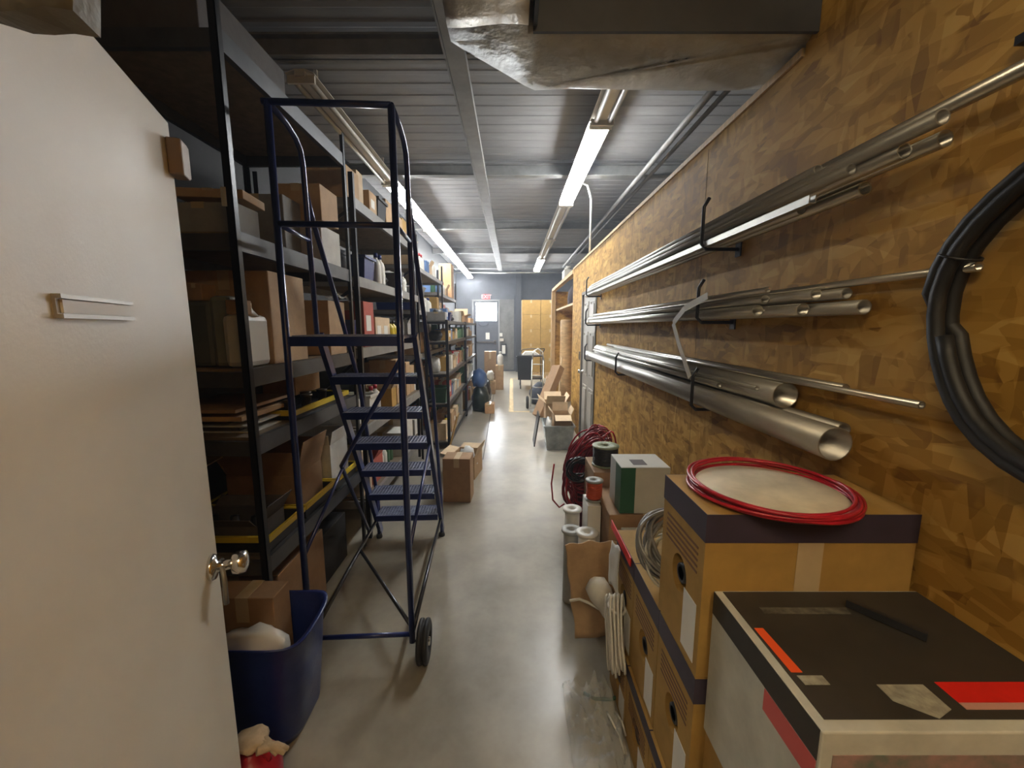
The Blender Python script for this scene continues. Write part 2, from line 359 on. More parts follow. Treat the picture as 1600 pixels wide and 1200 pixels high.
crumple(b, 0.008, 9); crumple(b, 0.004, 26, 3)
obj('foil_wrap', b, FOIL, t)
b = B(); box(b, 0.066, 0.952, 1.372, 1.384, 2.487, 2.86); box(b, 0.066, 0.078, 0.12, 1.37, 2.50, 2.86); obj('shade_sheet', b, mat('duct_shade', (0.05, 0.055, 0.062), 0.5, noise=0.2), t)  # added dark sheets stand in for shade on the duct's foil sides
b = B(); sheet(b, lambda u, v: (-0.195+0.245*u, 0.14+1.2*v, 2.482+0.006*math.sin(23*v+5*u)), 6, 26, 0.003); obj('foil_tape', b, FOIL2, t)
for (x, y) in ((0.2, 1.55), (0.52, 1.55)):
    b = B(); tube(b, [(x, y, 2.83), (x, y, 3.5)], 0.006, 6); obj('hanger', b, GALV, t)
# loose foil insulation hanging in front of the open door, top left
b = B()
def ff(u, v):
    x = -0.50+0.185*u+0.01*math.sin(9*v); z = 1.775-0.012*math.sin(6*u)+ (1.76*v if v > 0.12 else 0.30*v*1.0)
    z = 1.792+0.035*(1-u)+0.006*math.sin(7*u)+v*1.70; y = 0.30+0.02*math.sin(4*u+7*v)+0.012*math.sin(15*v)+0.035*(u**3)
    return (x+0.012*math.sin(11*v+2), y, z)
sheet(b, ff, 10, 60, 0.02); crumple(b, 0.005, 25, 5)
simple('foil_insulation', b, mat('grey_foil', (0.16, 0.15, 0.12), 0.5, metal=0.35, noise=0.4, nscale=12, bump=0.5, bscale=25), 'strip of loose foil insulation hanging at the upper left corner', 'insulation')
# ------------------------------------------------------------------ open door on the left
FE = Vector((-0.800, 1.0, 0)); dd = Vector((-0.387, 0.922, 0)).normalized(); HG = FE-dd*0.905
ang = math.atan2(dd.y, dd.x)      # local +x runs from hinge to the free edge, local -y faces the aisle
t = bpy.data.objects.new('door_1', None); C.objects.link(t); t.location = HG; t.rotation_euler = (0, 0, ang)
t['kind'] = 'structure'; t['label'] = 'beige steel door standing open at the left'; t['category'] = 'door'
def lo(name, b, m, par): return obj(name, b, m, par, world=False, loc=Vector((0,0,0)))
b = B(); box(b, 0, 0.905, 0, 0.044, 0.012, 2.05, bev=0.0015); lo('door_leaf', b, DOORP, t)
def door_local(px, py):
    d = ray(px, py); n = Vector((dd.y, -dd.x, 0)); s = (HG-Vector((0,0,H))).dot(n)/d.dot(n)
    p = Vector((0,0,H))+d*s; return ((p-HG).dot(dd), p.z)
# sign holder
a0 = door_local(78, 458); a1 = door_local(200, 498)
b = B(); x0, x1 = a0[0], a1[0]; z0, z1 = a1[1]-0.003, a0[1]
box(b, x0, x1, -0.004, 0, z0, z1); box(b, x0, x1, -0.010, -0.004, z0, z0+0.006); box(b, x0, x1, -0.010, -0.004, z1-0.006, z1); sh = lo('sign_holder', b, mat('holder_grey', (0.42, 0.39, 0.34), 0.4, metal=0.4), t)
b = B(); box(b, x0+0.008, x1-0.004, -0.007, -0.004, z0+0.007, z1-0.007); lo('sign_insert', b, mat('insert_cream', (0.74, 0.70, 0.62), 0.5), sh)
# hardware
hx, hz = door_local(335, 876); hx = 0.845
b = B(); M = Matrix.Translation((hx, 0, hz)) @ Matrix.Rotation(PI/2, 4, 'X')
lathe(b, [(0.0, 0.0), (0.032, 0.0), (0.034, 0.004), (0.030, 0.012), (0.014, 0.016), (0.013, 0.045), (0.026, 0.050), (0.030, 0.062), (0.027, 0.078), (0.012, 0.084), (0.0, 0.085)], 24, M=M)
kb = lo('door_knob', b, CHROME, t)
b = B(); tube(b, [(hx+0.02, -0.02, hz+0.005), (hx-0.02, -0.03, hz), (hx-0.028, -0.034, hz-0.03), (hx-0.032, -0.034, hz-0.09)], 0.006, 8); lo('key_tag', b, mat('key_grey', (0.25, 0.24, 0.22), 0.4, metal=0.7), kb)
b = B(); box(b, 0.9045, 0.907, 0.008, 0.036, hz-0.03, hz+0.03); lo('latch_plate', b, CHROME, t)
lx, lz = door_local(262, 247)
b = B(); box(b, 0.868, 0.915, -0.030, 0.0, lz-0.035, lz+0.045, bev=0.004); box(b, 0.905, 0.918, -0.03, 0.05, lz-0.03, lz+0.04)
lo('hasp_bracket', b, mat('bracket_brown', (0.25, 0.19, 0.15), 0.5, metal=0.3), t)
for zz in (0.25, 1.05, 1.8):
    b = B(); tube(b, [(-0.004, -0.004, zz), (-0.004, -0.004, zz+0.1)], 0.007, 8); lo('hinge', b, CHROME, t)
# door 2: panel door in the partition
t = bpy.data.objects.new('door_2', None); C.objects.link(t); t.location = (WX0, (DY0+DY1)/2, 0); t['kind'] = 'structure'; t['label'] = 'grey six panel door in the chipboard partition'; t['category'] = 'door'
b = B(); box(b, WX0-0.012, WX0+0.1, DY0, DY0+0.035, 0, DH); box(b, WX0-0.012, WX0+0.1, DY1-0.035, DY1, 0, DH); box(b, WX0-0.012, WX0+0.1, DY0+0.035, DY1-0.035, DH-0.035, DH); obj('door_frame', b, mat('frame_dark', (0.16, 0.145, 0.125), 0.6), t)
b = B(); box(b, WX0+0.012, WX0+0.05, DY0+0.036, DY1-0.036, 0.01, DH-0.036)
dl = obj('door_leaf', b, mat('panel_door_grey', (0.36, 0.33, 0.28), 0.5, noise=0.1, nscale=4), t)
b = B()
W = DY1-DY0-0.072; c0 = DY0+0.036
for cyl in (0, 1):
    for (za, zb) in ((0.15, 0.82), (0.95, 1.52), (1.64, 1.9)):
        ya = c0+0.10+cyl*(W/2-0.03); yb = ya+W/2-0.17
        box(b, WX0+0.004, WX0+0.0125, ya, yb, za, za+0.018); box(b, WX0+0.004, WX0+0.0125, ya, yb, zb-0.018, zb); box(b, WX0+0.004, WX0+0.0125, ya, ya+0.018, za+0.018, zb-0.018); box(b, WX0+0.004, WX0+0.0125, yb-0.018, yb, za+0.018, zb-0.018)
        box(b, WX0-0.002, WX0+0.0125, ya+0.045, yb-0.045, za+0.045, zb-0.045)
obj('raised_panels', b, mat('panel_door_grey2', (0.40, 0.37, 0.315), 0.5, noise=0.1, nscale=4), dl)
b = B(); M = Matrix.Translation((WX0+0.012, DY1-0.1, 0.98)) @ Matrix.Rotation(-PI/2, 4, 'Y'); lathe(b, [(0.03, 0), (0.03, 0.006), (0.012, 0.01), (0.012, 0.035), (0.028, 0.045), (0.028, 0.065), (0.0, 0.07)], 18, M=M)
obj('door_knob', b, CHROME, t)
b = B(); box(b, WX0-0.006, WX0, DY1+0.10, DY1+0.17, 1.12, 1.24, bev=0.002); simple('light_switch', b, BLKP, 'small black switch plate on the chipboard beside the grey panel door', 'switch')
# door 3: end wall exit door with bright window
ex0 = aty(741, 560, YE).x; ex1 = aty(779, 560, YE).x
t = bpy.data.objects.new('door_3', None); C.objects.link(t); t.location = ((ex0+ex1)/2, YE, 0); t['kind'] = 'structure'; t['label'] = 'grey steel exit door with a bright window at the end of the aisle'; t['category'] = 'door'
wz0, wz1 = aty(760, 500, YE).z, aty(760, 473, YE).z; wx0, wx1 = aty(744, 500, YE).x, aty(776, 500, YE).x
b = B(); box(b, ex0-0.05, ex0, YE-0.05, YE, 0, wz1+0.1); box(b, ex1, ex1+0.05, YE-0.05, YE, 0, wz1+0.1); box(b, ex0-0.05, ex1+0.05, YE-0.05, YE, wz1+0.05, wz1+0.11); obj('door_frame', b, mat('frame_grey', (0.27, 0.27, 0.27), 0.5), t)
b = B(); box(b, ex0, ex1, YE-0.03, YE-0.002, 0.01, wz0-0.03); box(b, ex0, wx0, YE-0.03, YE-0.002, wz0-0.03, wz1+0.05); box(b, wx1, ex1, YE-0.03, YE-0.002, wz0-0.03, wz1+0.05); box(b, wx0, wx1, YE-0.03, YE-0.002, wz1, wz1+0.05)
lf = obj('door_leaf', b, mat('exit_door_grey', (0.08, 0.085, 0.10), 0.45, noise=0.1), t)
b = B(); box(b, wx0, wx1, YE-0.02, YE-0.01, wz0-0.03, wz1); obj('window_pane', b, DAY, t)
b = B(); box(b, ex0+0.1, ex1-0.08, YE-0.075, YE-0.05, 1.02, 1.07); box(b, ex1-0.16, ex1-0.08, YE-0.075, YE-0.03, 0.98, 1.11); obj('push_bar', b, CHROME, t)
b = B(); q = aty(762, 525, YE); box(b, q.x-0.07, q.x+0.07, YE-0.034, YE-0.03, q.z-0.12, q.z+0.12); obj('notice', b, PAPER, t)
b = B(); q = aty(755, 509, YE); tube(b, [(q.x+0.18*math.cos(a), YE-0.045, q.z+0.1+0.11*math.sin(a)) for a in [PI+PI*k/10 for k in range(11)]], 0.010, 6); obj('pull_cord', b, BLKP, t)
# exit sign
q0 = aty(754, 468, YE-0.04); q1 = aty(766, 459.5, YE-0.04)
t = thing('exit_sign', 'small red EXIT sign above the bright end door window', 'sign', ((q0.x+q1.x)/2, YE-0.03, q0.z))
b = B(); box(b, q0.x, q1.x, YE-0.05, YE-0.001, q0.z, q1.z, bev=0.004); obj('sign_body', b, SIGNR, t)
def text_obj(body, size, loc, rot, m, parent, ext=0.002, bold=0.0):
    cu = bpy.data.curves.new('lettering', 'FONT'); cu.body = body; cu.size = size; cu.extrude = ext; cu.align_x = 'CENTER'; cu.align_y = 'CENTER'; cu.offset = bold
    o = bpy.data.objects.new('tmp', cu); C.objects.link(o); dg = bpy.context.evaluated_depsgraph_get(); me = bpy.data.meshes.new_from_object(o.evaluated_get(dg))
    bpy.data.objects.remove(o); me.materials.clear(); me.materials.append(m)
    r = bpy.data.objects.new('lettering', me); C.objects.link(r)
    if parent: r.parent = parent; r.location = Vector(loc)-rootloc(parent)
    else: r.location = loc
    r.rotation_euler = rot; return r
text_obj('EXIT', (q1.z-q0.z)*0.95, ((q0.x+q1.x)/2, YE-0.052, (q0.z+q1.z)/2), (PI/2, 0, 0), SIGNW, t, 0.001, 0.004)
# end wall: column, strips, panels
b = B(); q = aty(806, 560, YE-0.1); q2 = aty(814, 560, YE-0.1); box(b, q.x, q2.x, YE-0.22, YE, 0, ZC); struct('trim_9', b, mat('column_grey', (0.06, 0.062, 0.07), 0.6), label='dark grey steel column against the end wall')
b = B(); q = aty(781, 560, YE-0.02); q2 = aty(804, 560, YE-0.02); box(b, q.x, q2.x-0.02, YE-0.012, YE, 0.05, 2.55); struct('trim_10', b, mat('panel_greige', (0.17, 0.165, 0.155), 0.7, noise=0.25, nscale=4), label='pale plaster panel on the end wall right of the exit door')
for (px, py, w_, h_, nm, lb, m) in ((783, 523, 0.10, 0.12, 'electrical_box', 'upper small white electrical box right of the exit door', PVCW), (784, 531, 0.13, 0.10, 'electrical_box', 'lower pale electrical box right of the exit door', FIXT)):
    q = aty(px, py, YE-0.03); b = B(); box(b, q.x-w_/2, q.x+w_/2, YE-0.075, YE-0.012, q.z-h_/2, q.z+h_/2, bev=0.005); simple(nm, b, m, lb, 'electrical box')
q = aty(787, 545, YE-0.05)
t = thing('fire_extinguisher_cabinet', 'small dark framed wall cabinet with a pale front by the exit door', 'cabinet', (q.x, YE-0.04, q.z-0.25))
b = B(); box(b, q.x-0.1, q.x+0.1, YE-0.09, YE-0.012, q.z-0.25, q.z+0.18, bev=0.006); obj('case', b, BLKP, t)
b = B(); box(b, q.x-0.06, q.x+0.06, YE-0.094, YE-0.09, q.z-0.17, q.z+0.13); obj('front_pane', b, PAPER, t)
# ------------------------------------------------------------------ racks
def rack(label, xb, xf, y0, y1, levels, top, bh=0.06, bw=0.03, post=0.04, fm=BLKM, dm=DECKB, brace=True, group=None, bm_=None):
    t = thing('storage_rack', label, 'rack', ((xb+xf)/2, (y0+y1)/2, 0), 0, group)
    for x in (xb, xf):
        for y in (y0, y1):
            b = B(); sx = -1 if x == xf else 1; sy = 1 if y == y0 else -1
            box(b, min(x, x+sx*post), max(x, x+sx*post), min(y, y+sy*0.004), max(y, y+sy*0.004), 0, top)
            box(b, min(x, x+sx*0.004), max(x, x+sx*0.004), min(y, y+sy*post), max(y, y+sy*post), 0, top)
            obj('upright', b, fm, t)
    for z in levels:
        b = B(); box(b, xf-bw, xf-0.004, y0+0.006, y1-0.006, z-bh, z); box(b, xb+0.004, xb+bw, y0+0.006, y1-0.006, z-bh, z)
        box(b, xb+bw, xf-bw, y0+0.006, y0+0.03, z-bh, z-0.012); box(b, xb+bw, xf-bw, y1-0.03, y1-0.006, z-bh, z-0.012)
        obj('beam', b, bm_ or fm, t)
        b = B(); box(b, xb+bw, xf-bw+0.001, y0+0.031, y1-0.031, z-0.018, z); obj('shelf_deck', b, dm, t)
    if brace:
        zz = sorted(levels)
        b = B()
        for a, c in zip(zz[:-1], zz[1:]): bar(b, (xb+0.02, y0+0.01, a), (xf-0.03, y0+0.01, c-bh-0.01), 0.006, 0.022)
        if b.verts: obj('end_brace', b, fm, t)
        else: b.free()
    return t
R1 = (-1.70, -1.06, 1.59, 2.70); L1 = [0.58, 1.12, 1.41, 1.95, 2.66]
rack('tall black storage rack nearest the camera, beside the ladder', *R1, L1, 2.78, bh=0.075, post=0.028, brace=False, bm_=GREYM)
# rack 2..4
L2 = [0.30, 0.85, 1.43, 1.93, 2.45]
rack('dark storage rack second from the camera, behind the ladder', -1.72, -1.06, 2.80, 4.62, L2, 2.60, bh=0.07, post=0.03, bm_=RLIGHT)
L3 = [0.25, 0.75, 1.25, 1.78, 2.30]
rack('dark storage rack third from the camera, loaded with cartons', -1.80, -1.12, 4.70, 6.60, L3, 2.55, bh=0.05, post=0.03, bm_=RLIGHT)
rack('tall rack farthest down the left side of the aisle', -1.85, -1.20, 6.66, 8.70, [0.25, 0.75, 1.25, 1.78, 2.15], 2.5, bh=0.05, post=0.03, bm_=RLIGHT)
# low black racks in front
L5 = [0.10, 0.60, 0.99, 1.40, 1.66]
DKW = mat('shelf_grey_ply', (0.24, 0.22, 0.19), 0.6, noise=0.3, nscale=9)
rack('waist to head high black shelf unit at the front of the far racks, nearer one', -1.10, -0.80, 5.00, 6.95, L5, 1.67, bh=0.04, post=0.035, dm=DKW, brace=False)
rack('black shelf unit at the end of the far racks, with an open carton on top', -1.16, -0.80, 7.0, 9.0, L5, 1.67, bh=0.04, post=0.035, dm=DKW, brace=False)
# ------------------------------------------------------------------ carton builder
def carton(label, x0, x1, y0, y1, z0, h, col='tan', opn=False, rot=0, group=None, tape=True, lab=False, name='cardboard_box', cat='box', flap=0.5, flaps='nsew', fang=None, small=False):
    cx, cy = (x0+x1)/2, (y0+y1)/2; hx, hy = (x1-x0)/2, (y1-y0)/2; m = card(col)
    z0 += 0.001
    if small:
        b = B(); box(b, -hx, hx, -hy, hy, 0, h, bev=0.003)
        o = obj(name, b, m, None, loc=Vector((cx, cy, z0))); o.rotation_euler = (0,0,rot); tag(o, label, cat, group)
        if tape:
            b = B(); tw = min(0.02, hx*0.25)
            box(b, -tw, tw, -hy-0.0008, hy+0.0008, h, h+0.0008); box(b, -tw, tw, -hy-0.0008, -hy, h*0.75, h); box(b, -tw, tw, hy, hy+0.0008, h*0.75, h)
            obj('tape', b, TAPE, o, world=False)
        return o
    t = thing(name, label, cat, (cx, cy, z0), rot, group)
    def L(n, b, mm, par=None): return lo(n, b, mm, par or t)
    if not opn:
        b = B(); box(b, -hx, hx, -hy, hy, 0, h, bev=0.004); L('body', b, m)
        if tape:
            b = B(); tw = 0.025
            box(b, -tw, tw, -hy-0.0008, hy+0.0008, h, h+0.0008); box(b, -tw, tw, -hy-0.0008, -hy, h*0.8, h); box(b, -tw, tw, hy, hy+0.0008, h*0.8, h); L('tape', b, TAPE)
    else:
        k = 0.004; b = B()
        box(b, -hx, hx, -hy, hy, 0, k); box(b, -hx, -hx+k, -hy, hy, k, h); box(b, hx-k, hx, -hy, hy, k, h); box(b, -hx+k, hx-k, -hy, -hy+k, k, h); box(b, -hx+k, hx-k, hy-k, hy, k, h)
        L('body', b, m)
        fa = fang or {'n': 35, 's': 50, 'e': 60, 'w': 40}
        fm = card('pale') if col in ('tan', 'orange', 'ochre') else m
        for dch in flaps:
            a = math.radians(fa[dch]); b = B()     # angle below/above horizontal outward
            if dch in 'ew':
                s = 1 if dch == 'e' else -1; l = hx*2*flap
                d = Vector((s*math.cos(a), 0, math.sin(a))); n = Vector((-s*math.sin(a), 0, math.cos(a)))*k
                p = [Vector((s*hx, -hy+0.006, h)), Vector((s*hx, hy-0.006, h))]
            else:
                s = 1 if dch == 'n' else -1; l = hy*2*flap
                d = Vector((0, s*math.cos(a), math.sin(a))); n = Vector((0, -s*math.sin(a), math.cos(a)))*k
                p = [Vector((-hx+0.006, s*hy, h)), Vector((hx-0.006, s*hy, h))]
            q = p+[p[1]+d*l, p[0]+d*l]; lowv = [b.verts.new(x) for x in q]; upv = [b.verts.new(x+n) for x in q]
            b.faces.new(lowv[::-1]); b.faces.new(upv)
            for i in range(4): b.faces.new((lowv[i], lowv[(i+1)%4], upv[(i+1)%4], upv[i]))
            L('flap', b, fm)
    if lab:
        b = B(); lw = min(0.07, hy*0.6); box(b, hx, hx+0.0012, -lw, lw*0.6, h*0.35, h*0.7); L('shipping_label', b, PAPER)
    return t
def Y(px, X, z):  # world Y where the plane X is seen in column px at height z
    zc = X*F/(px-800); return (zc+(z-H)*sp)/cp
# ---- contents of the near rack (front plane x=-1.08)
XF = -1.09
def onshelf(label, pl, pr, lv, ptop, depth, col, dx=0.0, **k):
    X = XF-dx; y0 = max(1.64, Y(pl, X, lv+0.1)); y1 = min(2.65, Y(pr, X, lv+0.1)); h = k.pop('h', None) or (atx(pl, ptop, X).z-lv)
    return carton(label, X-depth, X, y0, y1, lv, max(0.03, h), col, **k)
onshelf('large tan carton standing tall on the eye level shelf behind the ladder', 427, 480, 1.41, 425, 0.40, 'tan', lab=False)
onshelf('tan carton with plastic on top at the ladder platform height', 516, 541, 1.41, 470, 0.34, 'tan')
onshelf('pale grey small carton on the shelf above the white jug', 368, 404, 1.95, 316, 0.30, 'grey')
onshelf('tan loose carton piece lying on the small grey box', 368, 412, 1.95+0.14, 285, 0.26, 'tan', h=0.035, small=True, rot=0.12)
onshelf('dim grey carton set back on the shelf below the rack top', 446, 476, 1.95, 306, 0.30, 'grey', dx=0.12)
onshelf('white lidded file box at the far end of the upper shelf', 503, 532, 1.95, 352, 0.32, 'white', lab=False)
onshelf('tan carton standing on the white file box by the ladder rail', 501, 528, 1.95+0.235, 318, 0.28, 'tan', h=0.2)
# bins seen at the rack end
def bin_(name, label, cat, x0, x1, y0, y1, z0, h, m, flare=0.03, lip=0.012, rot=0, group=None, content=None):
    cx, cy = (x0+x1)/2, (y0+y1)/2; hx, hy = (x1-x0)/2, (y1-y0)/2
    t = thing(name, label, cat, (cx, cy, z0+0.001), rot, group); b = B(); k = 0.004
    def ring(ax, ay, z): return [b.verts.new((sx*ax, sy*ay, z)) for sx, sy in ((-1,-1),(1,-1),(1,1),(-1,1))]
    R = [ring(hx-flare, hy-flare, 0), ring(hx, hy, h), ring(hx+lip, hy+lip, h), ring(hx+lip, hy+lip, h-0.02)]
    I = [ring(hx-flare-k, hy-flare-k, k), ring(hx-k, hy-k, h)]
    # outer shell then lip then inner shell
    b.faces.new(R[0][::-1]); b.faces.new(I[0])
    def br(A, Q):
        for i in range(4): b.faces.new((A[i], A[(i+1)%4], Q[(i+1)%4], Q[i]))
    R2 = ring(hx, hy, h-0.02)
    for v in R[1]: b.verts.remove(v)
    br(R[0], R2); br(R2, R[3]); br(R[3], R[2]); br(R[2], I[1]); br(I[1], I[0])
    lo('tub', b, m, t)
    return t
def end_item(px0, px1, pyb, pyt, yy): 
    a = aty(px0, pyb, yy); c = aty(px1, pyt, yy); return a.x, c.x, a.z, c.z
x0, x1, _, zt = end_item(336, 366, 560, 462, 1.67)
b = B(); box(b, x0, x1-0.01, 1.66, 1.74, 1.412, zt, bev=0.02)
simple('storage_bin', b, mat('olive_plastic', (0.20, 0.21, 0.17), 0.5, noise=0.2), 'grey-green storage bin at the near end of the eye level shelf', 'bin')
x0, x1, _, zt = end_item(292, 330, 560, 470, 1.67)
b = B(); box(b, x0, x1, 1.66, 1.86, 1.412, zt, bev=0.02)
simple('storage_bin', b, mat('dark_olive', (0.09, 0.10, 0.09), 0.5, noise=0.2), 'dark storage bin between the open door and the grey-green bin', 'bin')
carton('little brown box sitting on the dark storage bin', x0+0.02, x0+0.085, 1.68, 1.76, zt, 0.07, 'brown', small=True)
# white jug
t = thing('plastic_jug', 'white square plastic jug with a beige box leaning on its neck', 'jug', (-1.20, 1.80, 1.411))
jy0, jy1 = Y(384, -1.09, 1.5), Y(424, -1.09, 1.5)
b = B(); box(b, -1.185, -1.09, jy0, jy1, 1.411, 1.411+0.22, bev=0.025); lathe(b, [(0.05, 0.215), (0.03, 0.24), (0.025, 0.25), (0.025, 0.27), (0.0, 0.27)], 16, c=(-1.137, (jy0+jy1)/2, 1.411)); obj('body', b, PVCW, t)
b = B(); tube(b, [(-1.17, (jy0+jy1)/2+0.04, 1.62), (-1.17, (jy0+jy1)/2+0.04, 1.67), (-1.15, (jy0+jy1)/2+0.02, 1.685), (-1.137, (jy0+jy1)/2, 1.67)], 0.01, 8); obj('handle', b, PVCW, t)
b = B(); box(b, -1.16, -1.10, jy0+0.005, jy0+0.075, 1.632, 1.69, bev=0.003); simple('small_box', b, card('brown'), 'tiny brown box perched on the white plastic jug', 'box')
b = B(); sheet(b, lambda u, v: (-1.16+0.10*u, Y(518, -1.12, 1.7)+0.16*v, 1.72+0.02*math.sin(9*u+3*v)*math.cos(6*v)+0.03*math.sin(PI*u)*math.sin(PI*v)), 8, 8, 0.003); crumple(b, 0.006, 30)
# rest plastic above tall far carton
for v in b.verts: v.co.z += (atx(516, 470, XF).z-1.70)
simple('plastic_film', b, CLEAR, 'crumpled clear plastic on the carton behind the ladder platform', 'plastic film')
# metal junk at rack end, upper shelf
for i in range(5):
    x = -1.64+0.052*i; z = 1.951; b = B()
    if i % 2: tube(b, [(x, 1.67, z+0.03), (x+0.03, 1.67, z+0.05), (x+0.04, 1.69, z+0.10), (x+0.02, 1.70, z+0.13)], 0.017, 10)
    else: lathe(b, [(0.032, 0), (0.032, 0.04), (0.02, 0.05), (0.02, 0.10), (0.03, 0.105), (0.03, 0.12), (0, 0.12)], 16, c=(x, 1.68, z))
    if i % 2:
        box(b, x-0.012, x+0.012, 1.655, 1.685, z, z+0.02)
    simple('pipe_fitting', b, GALVD, ('%s %s on the upper rack shelf beside the open door' % (('grey','dull')[i>2], 'bent metal pipe elbow' if i % 2 else 'upright metal pipe coupling')), 'pipe fitting', 'metal fittings on the upper shelf end')
b = B(); box(b, aty(345, 300, 1.58).x, aty(352, 300, 1.58).x+0.0, 1.578, 1.584, aty(345, 322, 1.58).z, aty(345, 292, 1.58).z)
simple('shelf_tag', b, PAPER, 'small pale tag hanging at the near end of the upper rack beam', 'tag')
# shelf 1.12 : planks, tray, orange box
for i, (px0, px1, py, col, th) in enumerate(((300, 374, 632, 'brown', 0.014), (300, 372, 662, 'tan', 0.02), (325, 396, 672, 'white', 0.006), (345, 402, 688, 'white', 0.006))):
    x = -1.62+0.06*i; z = 1.121+(0.10, 0.06, 0.03, 0.0)[i]
    b = B(); box(b, x, x+0.46-0.05*i, 1.63+0.02*i, 2.05-0.05*i, 1.121 if i == 3 else z, z+th)
    if i < 3: 
        pass
    simple('flat_panel', b, card(col), ('dark brown board topmost of the flat stack on the chest high shelf', 'tan board second from top of the flat stack on the shelf', 'white strip third in the flat stack on the chest high shelf', 'white strip at the bottom of the flat stack on the shelf')[i], 'board', 'boards stacked flat on the near rack')
b = B(); box(b, -1.55, -1.2, 1.7, 1.88, 1.1275, 1.1505); box(b, -1.5, -1.25, 1.7, 1.88, 1.1565, 1.1805)
box(b, -1.5, -1.25, 1.72, 1.86, 1.2015, 1.2205)
simple('spacer_block', b, card('dark'), 'dark blocks between the flat boards on the near rack shelf', 'spacer')
ty0, ty1 = Y(462, -1.07, 1.2), Y(548, -1.07, 1.2)
def tray(label, x0, x1, y0, y1, z0, h=0.06, col=YEL, rim=True):
    t = thing('parts_tray', label, 'tray', ((x0+x1)/2, (y0+y1)/2, z0))
    b = B(); k = 0.004
    box(b, x0, x1, y0, y1, z0+0.001, z0+k); box(b, x0, x0+k, y0, y1, z0+k, z0+h); box(b, x1-k, x1, y0, y1, z0+k, z0+h); box(b, x0+k, x1-k, y0, y0+k, z0+k, z0+h); box(b, x0+k, x1-k, y1-k, y1, z0+k, z0+h)
    obj('tray_body', b, BLKP, t)
    b = B(); r = 0.014
    box(b, x0-r, x0+0.001, y0-r, y1+r, z0+h-0.02, z0+h+0.006); box(b, x1-0.001, x1+r, y0-r, y1+r, z0+h-0.02, z0+h+0.006); box(b, x0, x1, y0-r, y0+0.001, z0+h-0.02, z0+h+0.006); box(b, x0, x1, y1-0.001, y1+r, z0+h-0.02, z0+h+0.006); obj('yellow_rim', b, col, t)
    return t
tray('yellow rimmed tray of dark fittings on the shelf below the ladder platform', -1.5, -1.085, ty0, ty1-0.05, 1.12, 0.045)
for i in range(5):
    y = ty0+0.06+i*0.09; b = B(); lathe(b, [(0.025, 0), (0.028, 0.01), (0.022, 0.03), (0.024, 0.07), (0.03, 0.075), (0.03, 0.085), (0, 0.085)], 12, c=(-1.14-0.05*(i % 2), y, 1.126))
    simple('conduit_fitting', b, mat('bronze', (0.07, 0.05, 0.03), 0.4, metal=0.6), 'dark bronze cylindrical fitting standing in the yellow rimmed tray', 'fitting', 'dark fittings in the yellow rimmed tray')
carton('orange-tan carton standing behind the dark fittings in the tray shelf', -1.50, -1.30, Y(462, -1.3, 1.2), Y(500, -1.3, 1.2), 1.17, 0.13, 'orange')
carton('dark carton lying behind the upper edge of the tray shelf', -1.62, -1.52, 1.9, 2.5, 1.125, 0.17, 'dark', small=True)
# shelf 0.58 : trays and open boxes
ya, yb, yc, yd = 1.56, Y(402, -1.07, 0.6), Y(478, -1.07, 0.65), Y(548, -1.07, 0.65)
tray('yellow rimmed black tray at the near end of the low rack shelf', -1.60, -1.085, 1.65, 1.93, 0.58, 0.075)
tray('yellow rimmed black tray in the middle of the low rack shelf', -1.60, -1.085, 1.97, 2.29, 0.58, 0.075)
tray('yellow rimmed black tray at the far end of the low rack shelf', -1.60, -1.085, 2.33, 2.64, 0.58, 0.075)
carton('open brown carton in the middle tray of the low shelf', -1.50, -1.13, 1.99, 2.26, 0.586, 0.22, 'brown', opn=True, fang={'n': 82, 's': 80, 'e': 75, 'w': 60})
carton('open white carton with grey scribbled side in the far low tray', -1.46, -1.12, 2.36, 2.61, 0.586, 0.27, 'white', opn=True, flap=0.25, fang={'n': 84, 's': 84, 'e': 78, 'w': 60})
carton('dark open carton of odds and ends in the near low tray', -1.50, -1.15, 1.68, 1.89, 0.586, 0.10, 'dark', opn=True, flap=0.3)
for i in range(3):
    b = B(); x = -1.42+0.1*i; lathe(b, [(0.03, 0), (0.034, 0.02), (0.03, 0.06), (0.02, 0.065), (0.02, 0.10), (0, 0.10)], 12, c=(x, 1.78, 0.592)); simple('round_tin', b, BLKM, 'small dark round tin inside the near tray carton', 'tin', 'tins in the near low tray')
# long pale cardboard strip leaning over the boxes
b = B(); bar(b, (-1.54, 1.75, 0.90), (-1.54, 2.60, 0.97), 0.10, 0.006); 
simple('cardboard_strip', b, card('pale'), 'long pale cardboard strip lying over the cartons on the low shelf', 'cardboard')
# carton below + on the top of near rack
carton('brown carton on the floor under the near rack, behind the blue tub', -1.55, -1.12, 1.75, 2.2, 0.0, 0.40, 'brown')
carton('black carton on the floor under the far end of the near rack', -1.60, -1.15, 2.25, 2.58, 0.0, 0.32, 'black')
carton('dark carton on top of the near storage rack, close to the roof', -1.62, -1.2, 1.7, 2.3, 2.66, 0.25, 'dark')
